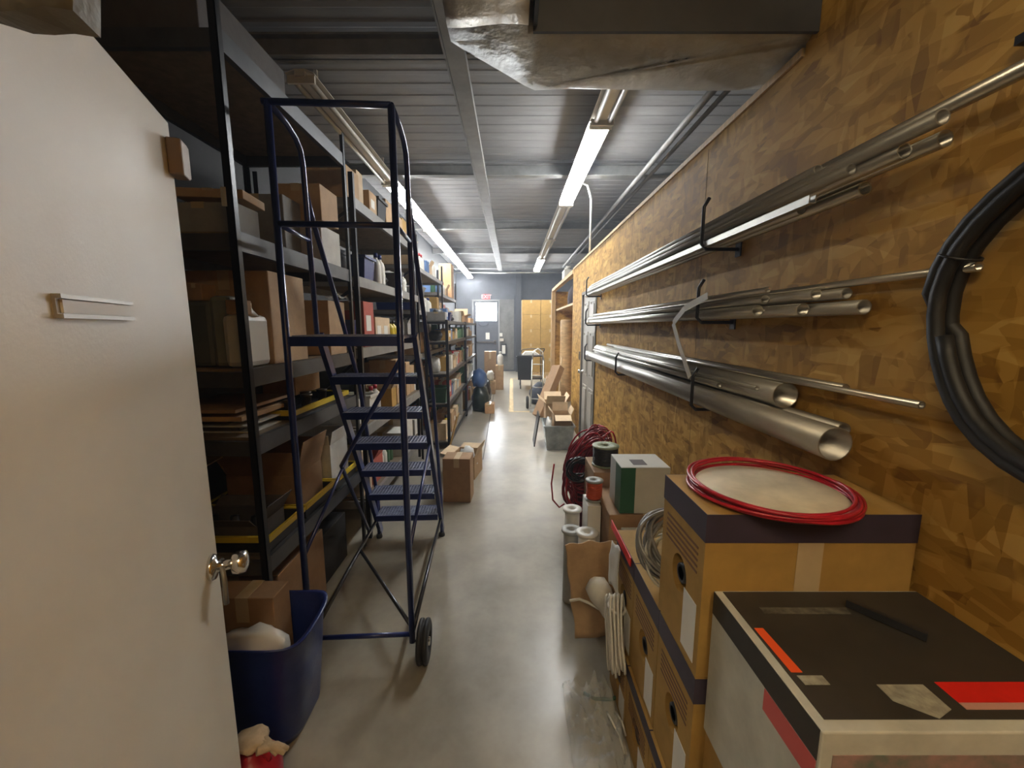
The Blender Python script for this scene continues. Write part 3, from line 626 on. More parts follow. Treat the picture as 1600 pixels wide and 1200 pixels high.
# ---- generic stock on the racks further down
COLS = ['tan', 'pale', 'brown', 'white', 'orange', 'tan', 'grey', 'tan', 'ochre', 'dark', 'blue', 'green', 'pale', 'red']
ORD = ['first', 'second', 'third', 'fourth', 'fifth', 'sixth', 'seventh', 'eighth', 'ninth', 'tenth', 'eleventh', 'twelfth']
used = set()
def bottle(label, x, y, z, h, r, m, cap, group):
    t = thing('plastic_bottle', label, 'bottle', (x, y, z+0.001), 0, group); z0 = z+0.001
    b = B(); lathe(b, [(r*0.95, 0), (r, 0.01), (r, h*0.62), (r*0.8, h*0.74), (r*0.36, h*0.82), (r*0.36, h*0.88), (0, h*0.88)], 14, c=(x, y, z0)); obj('body', b, m, t)
    b = B(); lathe(b, [(r*0.42, h*0.86), (r*0.42, h), (0, h)], 12, c=(x, y, z0)); obj('cap', b, cap, t)
def bag(label, x, y, z, rx, ry, h, m, group=None, name='plastic_bag', cat='bag'):
    b = B(); bmesh.ops.create_icosphere(b, subdivisions=3, radius=1)
    from mathutils import noise as nz
    for v in b.verts:
        q = v.co*1.7+Vector((x*9, y*3, 0)); n = 0.45*abs(nz.noise(q))-0.12+0.22*abs(nz.noise(q*2.7)); p = v.co*(1+n); p = Vector((math.copysign(abs(p.x)**0.8, p.x), math.copysign(abs(p.y)**0.8, p.y), p.z))
        zz = max(p.z, -0.75)+0.75; v.co = Vector((x+p.x*rx, y+p.y*ry, z+0.001+zz*h/1.75))
    for f in b.faces: f.smooth = True
    crumple(b, 0.010, 16)
    mz = min(v.co.z for v in b.verts)
    for v in b.verts: v.co.z += z+0.001-mz
    return simple(name, b, m, label, cat, group)
def stock(rname, xb, xf, y0, y1, levels, names, seed, maxh=None, dens=1.0):
    rng = random.Random(seed); lv = levels+[levels[-1]+0.5]
    for li, z in enumerate(levels):
        room = (lv[li+1]-z-0.09) if li < len(levels)-1 else (maxh or 0.32)
        y = y0+0.06; i = 0
        while y < y1-0.16 and i < 12:
            k = rng.random(); wdt = rng.uniform(0.12, 0.30)
            if y+wdt > y1-0.05: wdt = y1-0.05-y
            if wdt < 0.1: break
            pos = ORD[i]; i += 1
            dep = rng.uniform(0.22, min(0.45, xf-xb-0.06)); xo = xf-rng.uniform(0.035, 0.09); h = min(room*rng.uniform(0.45, 0.95), 0.42)
            where = ', %s from near end, %s shelf, %s' % (pos, names[li], rname)
            if k < 0.62:
                col = rng.choice(COLS); opn = rng.random() < 0.22 and room > 0.25
                hh = h*0.7 if opn else h
                adj = {'ochre': 'mustard', 'pale': 'pale tan'}.get(col, col)
                if opn: carton('open %s carton%s' % (adj, where), xo-dep, xo, y, y+wdt-0.02, z, hh, col, opn=True, flap=0.25, fang={'n': 88, 's': 88, 'e': 60, 'w': 75})
                else: carton('%s carton%s' % (adj, where), xo-dep, xo, y, y+wdt-0.02, z, h, col, small=(y > 6.2 or xf > -0.9 and y > 7), lab=rng.random() < 0.35, rot=rng.uniform(-0.04, 0.04) if wdt > 0.2 else 0)
            elif k < 0.76:
                m, cn = rng.choice([(PVCW, 'white'), (GRNP, 'dark green'), (BLUEP, 'blue'), (BLKP, 'black')])
                bin_('storage_bin', '%s plastic bin%s' % (cn, where), 'bin', xo-dep, xo-0.012, y+0.015, y+wdt-0.03, z, min(h, 0.2), m, flare=0.015)
            elif k < 0.9:
                n = max(1, int(wdt/0.10)); m, cap, cn = rng.choice([(PVCW, BLUEP, 'white'), (YEL, BLKP, 'yellow'), (PVCW, REDP, 'white'), (GRNP, BLKP, 'green')])
                hb = min(room*0.9, rng.uniform(0.18, 0.28))
                for q in range(n):
                    bottle('%s plastic bottle%s' % (cn, where), xo-0.06, y+0.05+q*0.1, z, hb, 0.042, m, cap, 'bottles'+where)
            else:
                m, cn = rng.choice([(CLEARB, 'clear'), (PVCW, 'white'), (BLKP, 'black')])
                bag('crumpled %s bag%s' % (cn, where), xo-dep/2-0.02, y+wdt/2, z, dep/2*0.75, wdt/2*0.75, min(h, 0.22), m)
            y += wdt+rng.uniform(0.0, 0.035)/dens
CLEARB = mat('cloudy_bag', (0.6, 0.6, 0.58), 0.3, noise=0.1, bump=0.5, bscale=20)
stock('the second rack', -1.72, -1.06, 2.80, 4.62, L2, ['lowest', 'knee high', 'eye level', 'upper', 'top'], 3)
stock('the third rack', -1.80, -1.12, 4.70, 6.60, L3, ['lowest', 'second', 'middle', 'fourth', 'top'], 8)
stock('the farthest tall rack', -1.85, -1.20, 6.66, 8.25, [0.25, 0.75, 1.25, 1.78, 2.15], ['lowest', 'second', 'middle', 'fourth', 'top'], 12)
stock('the nearer black shelf unit', -1.10, -0.80, 5.0, 6.95, L5, ['bottom', 'second', 'third', 'fourth', 'top'], 21, maxh=0.18, dens=0.6)
stock('the far black shelf unit', -1.16, -0.80, 7.0, 9.0, L5[:4], ['bottom', 'second', 'third', 'fourth'], 33, maxh=0.2, dens=0.6)
carton('open tan carton on top of the far black shelf unit', -1.10, -0.84, 7.15, 7.65, 1.66, 0.12, 'orange', opn=True, flap=0.3, fang={'n': 70, 's': 30, 'e': 20, 'w': 70})
carton('low tan carton at the far end on top of the black shelf unit', -1.10, -0.84, 8.1, 8.7, 1.66, 0.10, 'orange')
carton('tall reddish tan carton on the rack end just below the lit lights', -1.48, -1.235, 8.28, 8.62, 2.15, 0.70, 'orange', small=True)
# ------------------------------------------------------------------ rolling ladder
LR = thing('rolling_ladder', 'dark blue rolling warehouse ladder with platform, rails and rear wheels', 'ladder', (-0.708, 1.68, 0), 0.055)
def lt(name, pts, r, m=BLUE, par=LR, n=10, closed=False): b = B(); tube(b, pts, r, n, closed=closed); return lo(name, b, m, par)
HW = 0.235; TR = 0.0125
def bend(p, q, r_, n=6):   # fillet helper
    return [p.lerp(q, i/n) for i in range(n+1)]
for s in (-1, 1):
    x = s*HW
    lt('upright', [(x, 0, 0.10), (x, 0, 2.44)], TR+0.002)
    lt('handrail', [(x, 0, 2.44), (x, 0.14, 2.43), (x, 0.22, 2.405), (x, 0.26, 2.37), (x, 0.275, 2.31), (x, 0.285, 2.0), (x, 0.30, 1.54)], TR)
    lt('mid_rail', [(x, 0, 1.99), (x, 0.286, 1.985)], TR*0.8)
    b = B(); bar(b, (x, 0.33, 1.54), (x, 1.20, 0.02), 0.025, 0.05, up=Vector((0, 0.5, 1))); lo('stringer', b, BLUE, LR)
    lt('stair_rail', [(x, 0.285, 2.20), (x, 0.34, 2.09), (x, 0.62, 1.66), (x, 0.88, 1.22), (x, 1.16, 0.30), (x, 1.19, 0.10)], TR)
    lt('base_rail', [(x, 0, 0.14), (x, 1.12, 0.165)], TR*0.9, m=mat('worn_rail', (0.12, 0.12, 0.13), 0.25, metal=0.8))
    lt('front_leg', [(x, 1.15, 0.02), (x, 1.12, 0.36)], TR)
    b = B(); lathe(b, [(0.022, 0), (0.024, 0.01), (0.018, 0.03), (0.014, 0.032)], 14, c=(x, 1.15, 0)); lo('rubber_foot', b, RUB, LR)
    # wheel outside the post
    wx = x+s*0.055; M = Matrix.Translation((wx, 0, 0.1)) @ Matrix.Rotation(PI/2, 4, 'Y')
    b = B(); lathe(b, [(0.045, -0.026), (0.085, -0.026), (0.096, -0.022), (0.099, -0.014), (0.096, -0.006), (0.080, -0.004), (0.080, 0.004), (0.096, 0.006), (0.099, 0.014), (0.096, 0.022), (0.085, 0.026), (0.045, 0.026), (0.045, -0.026)], 32, M=M)
    wh = lo('wheel', b, RUB, LR)
    b = B(); lathe(b, [(0.0, -0.028), (0.018, -0.028), (0.02, -0.012), (0.046, -0.010), (0.046, 0.010), (0.02, 0.012), (0.018, 0.028), (0.0, 0.028)], 24, M=M); lo('hub', b, CHROME, wh)
    b = B(); tube(b, [(x, 0, 0.1), (wx+s*0.02, 0, 0.1)], 0.009, 8); lo('axle', b, CHROME, LR)
lt('top_rail', [(-HW-0.02, 0, 2.44), (HW, 0, 2.44)], TR)
lt('back_rail', [(-HW, 0, 1.99), (HW, 0, 1.99)], TR)
lt('cross_tube', [(-HW, 0, 0.14), (HW, 0, 0.14)], TR*0.9)
lt('cross_brace', [(HW, 0.01, 1.45), (-HW+0.0, 0.50, 0.80), (-HW, 0.90, 0.20)], TR*0.9)
lt('base_brace', [(-HW+0.0, 0.72, 0.155), (HW, 0.03, 0.14)], TR*0.8, m=MATS['worn_rail'])
lt('rear_strut', [(HW, 0, 0.55), (HW, 0.70, 0.86)], TR*0.7); lt('rear_strut', [(-HW, 0, 0.55), (-HW, 0.70, 0.86)], TR*0.7)
def tread(y0, y1, z, name, hw=HW-0.012):
    b = B(); box(b, -hw, hw, y0, y1, z-0.012, z-0.001)
    for yy in (y0, y1): box(b, -hw, hw, yy-0.004, yy+0.004, z-0.04, z)
    st = lo(name, b, BLUE, LR)
    b = B(); box(b, -hw+0.003, hw-0.003, y0+0.004, y1-0.004, z-0.001, z+0.001); nx, ny = 22, max(4, int((y1-y0)/0.022)); 
    for i in range(nx):
        for j in range(ny):
            cx = -hw+(i+0.5)*2*hw/nx; cyy = y0+0.01+(j+0.5)*(y1-y0-0.02)/ny
            bar(b, (cx-0.007, cyy-0.004, z+0.002), (cx+0.007, cyy+0.004, z+0.002), 0.003, 0.006)
    lo('grip_surface', b, BLUEST, st)
tread(0.0, 0.33, 1.54, 'platform')
for k in range(1, 7): tread(0.42+0.13*(k-1)-0.02, 0.42+0.13*(k-1)+0.14, 1.54-0.22*k, 'step')
# ------------------------------------------------------------------ blue tub, bag, red container at lower left
bt = thing('blue_tub', 'large blue plastic tub on the floor between the open door and the ladder', 'tub', (-1.02, 1.40, 0))
b = B(); n = 40; rings = []
for (kx, ky, z) in ((0.20, 0.27, 0.0), (0.215, 0.29, 0.03), (0.245, 0.33, 0.28), (0.262, 0.355, 0.44), (0.28, 0.37, 0.45), (0.28, 0.37, 0.435), (0.27, 0.36, 0.43), (0.255, 0.345, 0.44)):
    pass
prof = [(0.20, 0.22, 0.0), (0.225, 0.25, 0.05), (0.25, 0.28, 0.30), (0.262, 0.30, 0.44), (0.278, 0.315, 0.455), (0.278, 0.315, 0.462), (0.258, 0.295, 0.455), (0.243, 0.27, 0.30), (0.215, 0.24, 0.05), (0.19, 0.21, 0.012)]
for (rx, ry, z) in prof:
    rg = []
    for k in range(n):
        a = 2*PI*k/n; e = 0.55; cx_ = math.copysign(abs(math.cos(a))**e, math.cos(a)); sy_ = math.copysign(abs(math.sin(a))**e, math.sin(a))
        rg.append(b.verts.new((-1.03+rx*cx_, 1.40+0.56*ry*sy_, z+ (0.012*math.sin(3*a) if z > 0.3 else 0))))
    rings.append(rg)
for i in range(len(rings)-1):
    for k in range(n):
        f = b.faces.new((rings[i][k], rings[i][(k+1)%n], rings[i+1][(k+1)%n], rings[i+1][k])); f.smooth = True
b.faces.new(rings[0][::-1]); b.faces.new(rings[-1])
obj('tub_shell', b, BLUEP, bt)
carton('brown carton standing in the blue tub', -1.18, -0.93, 1.41, 1.52, 0.014, 0.52, 'brown')
bag('white plastic bag stuffed in the blue tub', -0.97, 1.335, 0.331, 0.13, 0.05, 0.13, PVCW)
b = B(); box(b, -1.17, -0.87, 1.29, 1.40, 0.02, 0.33); simple('carton_block', b, card('grey'), 'grey carton under the white bag in the blue tub', 'box')
t = thing('red_container', 'red round container at the bottom left corner beside the door', 'container', (-0.84, 1.09, 0))
b = B(); lathe(b, [(0.075, 0.0), (0.085, 0.01), (0.088, 0.15), (0.08, 0.19), (0.055, 0.215), (0.03, 0.225), (0.03, 0.24), (0, 0.24)], 28, c=(-0.84, 1.09, 0.0)); obj('body', b, REDP, t)
b = B(); tube(b, [(-0.84+0.06*math.cos(a), 1.09, 0.205+0.05*math.sin(a)) for a in [PI*k/10 for k in range(11)]], 0.009, 8); obj('handle', b, REDP, t)
t.location = (0,0,0) if False else t.location
gl = thing('work_glove', 'tan leather work glove draped on the red container', 'glove', (-0.83, 1.09, 0.24))
b = B(); bmesh.ops.create_icosphere(b, subdivisions=3, radius=1)
for v in b.verts: v.co = Vector((-0.835+v.co.x*0.055, 1.09+v.co.y*0.045, 0.275+v.co.z*0.022))
for f in b.faces: f.smooth = True
crumple(b, 0.008, 28); obj('palm', b, GLOVE, gl)
for i, (a, l) in enumerate(((-0.5, 0.065), (-0.15, 0.075), (0.2, 0.072), (0.55, 0.06), (1.4, 0.05))):
    p = Vector((-0.795, 1.08+0.012*i-0.02, 0.273)) if i < 4 else Vector((-0.84, 1.12, 0.273)); d = Vector((math.cos(a), -math.sin(a)+0.2, -0.3))
    b = B(); tube(b, [p, p+d*l*0.6, p+d*l+Vector((0, 0, -0.015))], 0.011, 8, rad=[0.013, 0.012, 0.007]); obj('finger', b, GLOVE, gl)
# ------------------------------------------------------------------ cartons and things on the floor, left side, beyond the ladder
p = atz(738, 783, 0); 
carton('tall brown carton standing on the floor just past the ladder foot', -0.62, -0.37, 3.42, 3.62, 0, 0.41, 'brown', rot=-0.05)
carton('open tan carton with packing plastic behind the tall brown one', -0.62, -0.36, 3.98, 4.30, 0, 0.24, 'tan', opn=True, flap=0.45, fang={'n': 5, 's': 15, 'e': 70, 'w': 10}, rot=-0.18)
bag('clear crumpled packing plastic spilling from the open tan carton', -0.47, 4.08, 0.006, 0.09, 0.10, 0.30, CLEARB)
b = B(); bar(b, (-0.80, 4.75, 0.0), (-0.66, 4.75, 0.52), 0.008, 0.22, up=Vector((0, 1, 0))); simple('cardboard_sheet', b, card('ochre'), 'narrow tan cardboard sheet leaning on the black shelf unit post', 'cardboard')
# bags and bin near shelf end
bag('blue plastic bag on top of the dark green bag beside the shelves', -0.62, 7.5, 0.455, 0.14, 0.2, 0.32, mat('blue_bag', (0.06, 0.13, 0.32), 0.35, bump=0.4, bscale=14))
bag('dark green garbage bag on the floor beside the black shelf unit', -0.60, 7.5, 0.0, 0.17, 0.24, 0.46, mat('green_bag', (0.012, 0.025, 0.022), 0.3, bump=0.5, bscale=14))
bag('black garbage bag slumped on the floor past the green one', -0.60, 8.42, 0.0, 0.15, 0.24, 0.45, mat('black_bag', (0.012, 0.012, 0.013), 0.3, bump=0.5, bscale=14))
carton('small tan carton on the floor in front of the green garbage bag', -0.50, -0.33, 7.15, 7.4, 0, 0.18, 'orange')
carton('low tan carton on the floor topped by white packages', -0.62, -0.40, 9.3, 9.6, 0, 0.30, 'tan')
bag('white crumpled packages on the low tan carton', -0.52, 9.45, 0.302, 0.09, 0.11, 0.24, PVCW)
carton('tall tan carton on the floor at the end of the left shelves', -0.42, -0.22, 9.95, 10.3, 0, 0.62, 'tan')
bottle('white plastic bottle on the tall tan carton near the exit', -0.30, 10.1, 0.621, 0.34, 0.075, PVCW, PVCW, None)
carton('brown carton stack against the wall left of the exit', -0.72, -0.42, 10.3, 10.6, 0, 0.95, 'brown')
# ------------------------------------------------------------------ far right: carton wall, wood frame, kraft roll, cart, hand truck
t = thing('pallet', 'wooden pallet under the wall of cartons at the end', 'pallet', (0.9, 12.6, 0))
b = B()
for i in range(7): box(b, 0.28+0.185*i, 0.28+0.185*i+0.12, 12.32, 12.88, 0.15, 0.175)
obj('deck_boards', b, WOOD, t)
for yy in (12.34, 12.57, 12.8):
    b = B(); box(b, 0.28, 1.51, yy, yy+0.06, 0.0, 0.149); obj('runner', b, WOOD, t)
rows = ['bottom', 'second', 'middle', 'fourth', 'top']; cols = ['left', 'right']
for r_ in range(5):
    for c_ in range(2):
        x0 = 0.30+0.585*c_; carton('mustard carton, %s row and %s column of the end stack' % (rows[r_], cols[c_]), x0, x0+0.575, 12.36, 12.84, 0.175+0.445*r_, 0.442, 'ochre', lab=False, group='cartons stacked in front of the end wall')
b = B(); box(b, 0.42, 0.55, 12.355, 12.3585, 0.175+0.445*1+0.10+0.0, 0.175+0.445+0.22); simple('shipping_label', b, PAPER, 'white label stuck on the left column of the carton stack', 'label')
FY0, FY1 = 6.36, 9.55
t = thing('wooden_frame', 'raw lumber frame standing past the end of the chipboard wall', 'frame', (1.0, 8.0, 0))
for y in (FY1-0.09,): b = B(); box(b, 0.93, 1.02, y, y+0.09, 0, 2.40); obj('post', b, WOOD, t)
b = B(); box(b, 0.94, 1.02, FY0+0.0, FY1, 2.40, 2.46); obj('top_plate', b, WOOD, t)
b = B(); box(b, 1.50, 1.54, FY0, FY1, 0, 2.40); obj('back_board', b, OSB, t)
b = B(); box(b, 1.03, 1.50, FY1-0.05, FY1-0.01, 0, 2.40); obj('end_board', b, OSB, t)
b = B(); box(b, 1.03, 1.49, FY0+0.4, FY1-0.1, 1.95, 1.99); obj('shelf', b, WOOD, t)
bag('dark bundled coat hanging above the kraft paper roll', 1.22, 7.6, 1.991, 0.16, 0.3, 0.36, mat('coat_dark', (0.06, 0.045, 0.05), 0.9))
b = B(); lathe(b, [(0.14, 0.0), (0.145, 0.02), (0.142, 0.6), (0.147, 0.9), (0.141, 1.3), (0.145, 1.70), (0.13, 1.73), (0.05, 1.735), (0.045, 1.70), (0.0, 1.70)], 32, c=(1.17, 8.5, 0.001)); crumple(b, 0.004, 8); simple('kraft_paper_roll', b, KRAFT, 'tall brown paper roll standing upright inside the lumber frame', 'paper roll')
t = thing('emergency_light', 'white emergency light box on top of the lumber frame', 'lamp', (1.0, 7.6, 2.46))
b = B(); box(b, 0.95, 1.12, 7.45, 7.75, 2.461, 2.62, bev=0.01); obj('case', b, PVCW, t)
for yy in (7.5, 7.68): b = B(); lathe(b, [(0.02, 0), (0.045, 0.05), (0.045, 0.06), (0, 0.062)], 16, c=(1.03, yy, 2.62)); obj('lamp_head', b, PVCW, t)
# leaning long carton
b = B(); bar(b, (0.46, 6.75, 0.08), (0.84, 7.15, 0.90), 0.20, 0.13, up=Vector((-0.6, -0.4, 0.6))); 
mz = min(v.co.z for v in b.verts)
for v in b.verts: v.co.z -= mz-0.001
simple('long_carton', b, card('brown'), 'long narrow brown carton leaning toward the lumber frame', 'box')
# tall pale board leaning
b = B(); bar(b, (0.86, 7.3, 0.0), (0.935, 7.45, 1.0), 0.20, 0.012, up=Vector((1, 0, 0))); mz = min(v.co.z for v in b.verts)
for v in b.verts: v.co.z -= mz-0.001
simple('leaning_board', b, WOOD, 'pale board leaning behind the long narrow carton', 'board')
# wheeled bin cart
cx0, cx1, cy0 = aty(808, 570, 10.1).x, aty(834, 570, 10.1).x, 10.1
t = thing('wheeled_cart', 'wire utility cart on casters holding papers and a black bin', 'cart', (0.4, 10.4, 0))
fr = GALV
def cartube(n, pts, r=0.011, m=BLKM): b = B(); tube(b, pts, r, 8); return obj(n, b, m, t)
for (x, y) in ((0.22, 10.1), (0.78, 10.1), (0.22, 10.7), (0.78, 10.7)):
    cartube('corner_post', [(x, y, 0.12), (x, y, 0.92)])
    M = Matrix.Translation((x, y, 0.06)) @ Matrix.Rotation(PI/2, 4, 'Y')
    b = B(); lathe(b, [(0.0, -0.014), (0.05, -0.014), (0.058, -0.008), (0.058, 0.008), (0.05, 0.014), (0.0, 0.014)], 18, M=M); obj('caster', b, RUB, t)
for z in (0.28, 0.86):
    b = B(); box(b, 0.22, 0.78, 10.1, 10.7, z-0.03, z); obj('cart_shelf', b, BLKM, t)
cartube('cart_handle', [(0.78, 10.1, 0.92), (0.82, 10.02, 1.02), (0.82, 9.98, 1.04), (0.5, 9.98, 1.04), (0.26, 10.02, 1.02), (0.22, 10.1, 0.92)])
bin_('black_bin', 'tall black plastic bin hanging on the near side of the cart', 'bin', 0.12, 0.50, 9.72, 10.02, 0.28, 0.58, BLKP, flare=0.03)
for i in range(4):
    b = B(); box(b, 0.27+0.02*i, 0.70-0.03*i, 10.15+0.03*i, 10.6-0.02*i, 0.8615+0.022*i, 0.881+0.022*i); simple('paper_stack', b, PAPER, '%s white package in the pile on the wire cart' % ('lowest', 'second lowest', 'second highest', 'topmost')[i], 'package', 'packages on the cart')
# hand truck
t = thing('hand_truck', 'silver hand truck leaning in front of the wire cart', 'hand truck', (0.45, 7.6, 0))
def ht(n, pts, r=0.014, m=GALV): b = B(); tube(b, pts, r, 10); return obj(n, b, m, t)
ht('frame_rail', [(0.36, 7.55, 0.05), (0.40, 7.75, 0.95)]); ht('frame_rail', [(0.58, 7.50, 0.05), (0.62, 7.70, 0.95)])
ht('loop_handle', [(0.40, 7.75, 0.95), (0.42, 7.82, 1.10), (0.51, 7.82, 1.16), (0.60, 7.77, 1.10), (0.62, 7.70, 0.95)])
for k in range(4): z = 0.2+0.22*k; f_ = (z-0.05)/0.9; ht('cross_bar', [(0.36+0.04*f_, 7.55+0.2*f_, z), (0.58+0.04*f_, 7.50+0.2*f_, z)], 0.010)
b = B(); box(b, 0.33, 0.61, 7.28, 7.53, 0.004, 0.012); obj('toe_plate', b, GALV, t)
for x in (0.30, 0.64):
    M = Matrix.Translation((x, 7.62, 0.125)) @ Matrix.Rotation(PI/2, 4, 'Y'); b = B(); lathe(b, [(0.04, -0.025), (0.11, -0.025), (0.125, -0.012), (0.125, 0.012), (0.11, 0.025), (0.04, 0.025), (0.04, -0.025)], 24, M=M); w_ = obj('wheel', b, RUB, t)
    b = B(); lathe(b, [(0, -0.03), (0.045, -0.02), (0.045, 0.02), (0, 0.03)], 16, M=M); obj('hub', b, GALV, w_)
bag('dark bag lying on the floor behind the hand truck', 0.58, 8.15, 0.0, 0.20, 0.24, 0.42, mat('dark_cloth', (0.04, 0.045, 0.06), 0.8))
carton('brown carton on the floor right of the hand truck', 0.72, 0.90, 8.0, 8.4, 0, 0.55, 'brown')
# ------------------------------------------------------------------ smoky tote with open carton
ty = 4.93; qx0, qx1 = aty(852, 690, ty).x, aty(896, 690, ty).x
bin_('plastic_tote', 'smoky grey plastic tote on the floor by the panel door', 'tote', qx0-0.01, qx1+0.01, ty, ty+0.46, 0, 0.33, TOTE, flare=0.035)
carton('open tan carton with loose flaps sitting in the smoky tote', qx0+0.12, qx1-0.02, ty+0.10, ty+0.40, 0.006, 0.44, 'tan', opn=True, flap=0.4, fang={'n': 85, 's': -25, 'e': 65, 'w': 50})
bag('white rolled cloths at the left end of the smoky tote', qx0+0.06, ty+0.2, 0.006, 0.04, 0.14, 0.39, PVCW, name='rolled_cloth', cat='cloth')
b = B(); bar(b, (qx0-0.13, ty+0.35, 0.0), (qx0-0.065, ty+0.35, 0.42), 0.015, 0.34, up=Vector((0, 1, 0))); mz = min(v.co.z for v in b.verts)
for v in b.verts: v.co.z -= mz-0.001
simple('dark_panel', b, BLKP, 'dark flat panel leaning on the left of the smoky tote', 'panel')
carton('tan carton on the floor behind the smoky tote', 0.50, 0.78, 5.75, 6.1, 0, 0.46, 'tan', opn=True, flap=0.5)
# ------------------------------------------------------------------ hooks, pipes on the wall
def hook(y, zb, zt, label, xo=0.80):
    t = thing('wall_hook', label, 'hook', (WX0-0.01, y, zb), 0, None)
    b = B(); tube(b, [(WX0-0.004, y, zb), (xo+0.02, y, zb), (xo, y, zb+0.02), (xo, y, zt-0.035), (xo+0.02, y, zt)], 0.0075, 8); obj('arm', b, BLKM, t)
    b = B(); box(b, WX0-0.006, WX0-0.0005, y-0.02, y+0.02, zb-0.03, zb+0.07); obj('wall_plate', b, BLKM, t)
for (y, nm) in ((1.74, 'near'), (4.36, 'far')):
    for (zb, zt, lv) in ((1.905, 2.11, 'top'), (1.60, 1.78, 'middle'), (1.215, 1.40, 'lowest')):
        hook(y, zb, zt, 'black steel hook at the %s end under the %s bundle of pipes' % (nm, lv))
hook(3.05, 1.215, 1.385, 'black steel hook midway along the lowest bundle of pipes')
# each entry: x, z, y_far, y_near, r, material, label
PIPES = []
up = [(0.845, 1.935, 4.62, 1.37, 0.016), (0.880, 1.934, 4.75, 1.27, 0.015), (0.915, 1.935, 4.70, 1.09, 0.018), (0.842, 1.968, 4.55, 1.05, 0.014), (0.876, 1.969, 4.65, 0.95, 0.017), (0.912, 1.973, 4.80, 0.90, 0.018),
      (0.86, 1.996, 4.60, 0.86, 0.016), (0.898, 2.000, 4.50, 1.12, 0.018), (0.905, 2.032, 4.70, 0.76, 0.016), (0.868, 2.022, 4.4, 1.20, 0.014)]
lb = ['lower front', 'lower middle', 'lower back', 'front middle', 'centre', 'back middle', 'upper front', 'upper back', 'topmost and longest', 'top front short']
for (e, l) in zip(up, lb): PIPES.append((*e, 'steel conduit in the top wall bundle, %s one' % l, 'conduits in the top wall bundle'))
mid = [(0.835, 1.634, 4.50, 1.37, 0.020), (0.880, 1.632, 4.60, 1.22, 0.020), (0.925, 1.632, 4.62, 1.06, 0.020), (0.850, 1.672, 4.40, 1.36, 0.015), (0.885, 1.675, 4.5, 1.18, 0.017), (0.925, 1.672, 4.45, 1.12, 0.016), (0.838, 1.700, 4.1, 1.33, 0.010), (0.935, 1.70, 3.8, 0.82, 0.010)]
lm = ['lower front', 'lower middle', 'lower back', 'upper front', 'upper middle', 'upper back', 'thin pale front', 'thinnest, sticking out farthest toward the camera']
for (e, l) in zip(mid, lm): PIPES.append((*e, 'steel conduit in the middle wall bundle, %s' % l, 'conduits in the middle wall bundle'))
low = [(0.858, 1.272, 4.50, 1.02, 0.046, 'widest steel pipe in front of the lowest wall bundle'), (0.912, 1.355, 4.20, 1.30, 0.043, 'wide steel pipe resting above the widest one'),
       (0.928, 1.250, 4.45, 1.14, 0.022, 'medium steel pipe against the wall in the lowest bundle'), (0.928, 1.295, 4.40, 1.08, 0.020, 'medium steel pipe upper against the wall in the lowest bundle'), (0.845, 1.345, 4.10, 1.60, 0.012, 'thin steel pipe lying on the front of the lowest bundle'),
       (0.936, 1.41, 3.9, 1.10, 0.012, 'thin steel pipe topmost at the back of the lowest bundle'), (0.85, 1.37, 3.6, 1.36, 0.009, 'thinnest rod lying on top of the lowest bundle'), (0.904, 1.409, 3.5, 0.86, 0.009, 'thin rod sticking out farthest from the lowest bundle')]
for e in low: PIPES.append((*e, 'pipes in the lowest wall bundle'))
for i, (x, z, yf, yn, r, l, g) in enumerate(PIPES):
    b = B(); sl = 0.0
    if x+r > 0.952: x = 0.952-r
    pipe(b, (x, yn, z), (x, yf, z), r, 20 if r > 0.03 else 12, t=0.003)
    simple('steel_pipe', b, GALV if i % 3 else GALVD, l, 'pipe', g)
b = B(); box(b, 0.808, 0.828, 1.14, 3.9, 1.9135, 1.9165); box(b, 0.808, 0.811, 1.14, 3.9, 1.9165, 1.935); box(b, 0.825, 0.828, 1.14, 3.9, 1.9165, 1.935)
simple('steel_channel', b, GALVD, 'slotted steel channel lying on the front of the top pipe bundle', 'channel')
# pale strap looping between the middle and lowest bundles
pa = [atx(1106, 462, 0.80), atx(1070, 482, 0.78), atx(1052, 505, 0.77), atx(1060, 535, 0.775), atx(1078, 590, 0.785)]
b = B()
for p0, p1 in zip(pa[:-1], pa[1:]): bar(b, p0, p1, 0.030, 0.003, up=Vector((1, 0, 0)))
simple('plastic_strap', b, mat('strap_pale', (0.52, 0.50, 0.44), 0.4), 'pale plastic strap looping from the middle pipes to the lowest ones', 'strap')
# black hose coil on the wall
hk = thing('hose_coil', 'thick black hose coiled in a ring on the chipboard at the right edge', 'hose', (0.93, 0.56, 1.3))
b = B(); pts = []
for k in range(4*40):
    a = 2*PI*k/40; lp = k/40; rr = 0.315-0.017*(lp % 2)+0.004*math.sin(5*a); pts.append((0.938-0.03*(lp > 2)-0.003*math.sin(3*a), 0.565+rr*math.cos(a), 1.605+rr*1.0*math.sin(a)))
tube(b, pts, 0.0145, 8); obj('coiled_hose', b, HOSE, hk)
for a in (0.4, 3.3):
    b = B(); c_ = Vector((0.923, 0.565+0.306*math.cos(a), 1.605+0.306*math.sin(a))); d = Vector((0, math.cos(a), math.sin(a)))
    tube(b, [c_+d*0.034*math.cos(q)+Vector((1,0,0))*0.032*math.sin(q) for q in [2*PI*j/14 for j in range(14)]], 0.003, 6, closed=True); obj('binding_tie', b, BLKP, hk)
b = B(); tube(b, [(WX0-0.001, 0.565, 1.885), (0.90, 0.565, 1.885), (0.89, 0.565, 1.91)], 0.005, 8); simple('wall_hook', b, BLKM, 'hook holding up the coiled black hose', 'hook')
b = B(); q = atx(1590, 62, 0.93); box(b, 0.93, WX0-0.0005, q.y-0.10, q.y+0.005, q.z-0.008, q.z+0.008); simple('wall_bracket', b, BLKM, 'small dark bracket high on the chipboard at the top right', 'bracket')
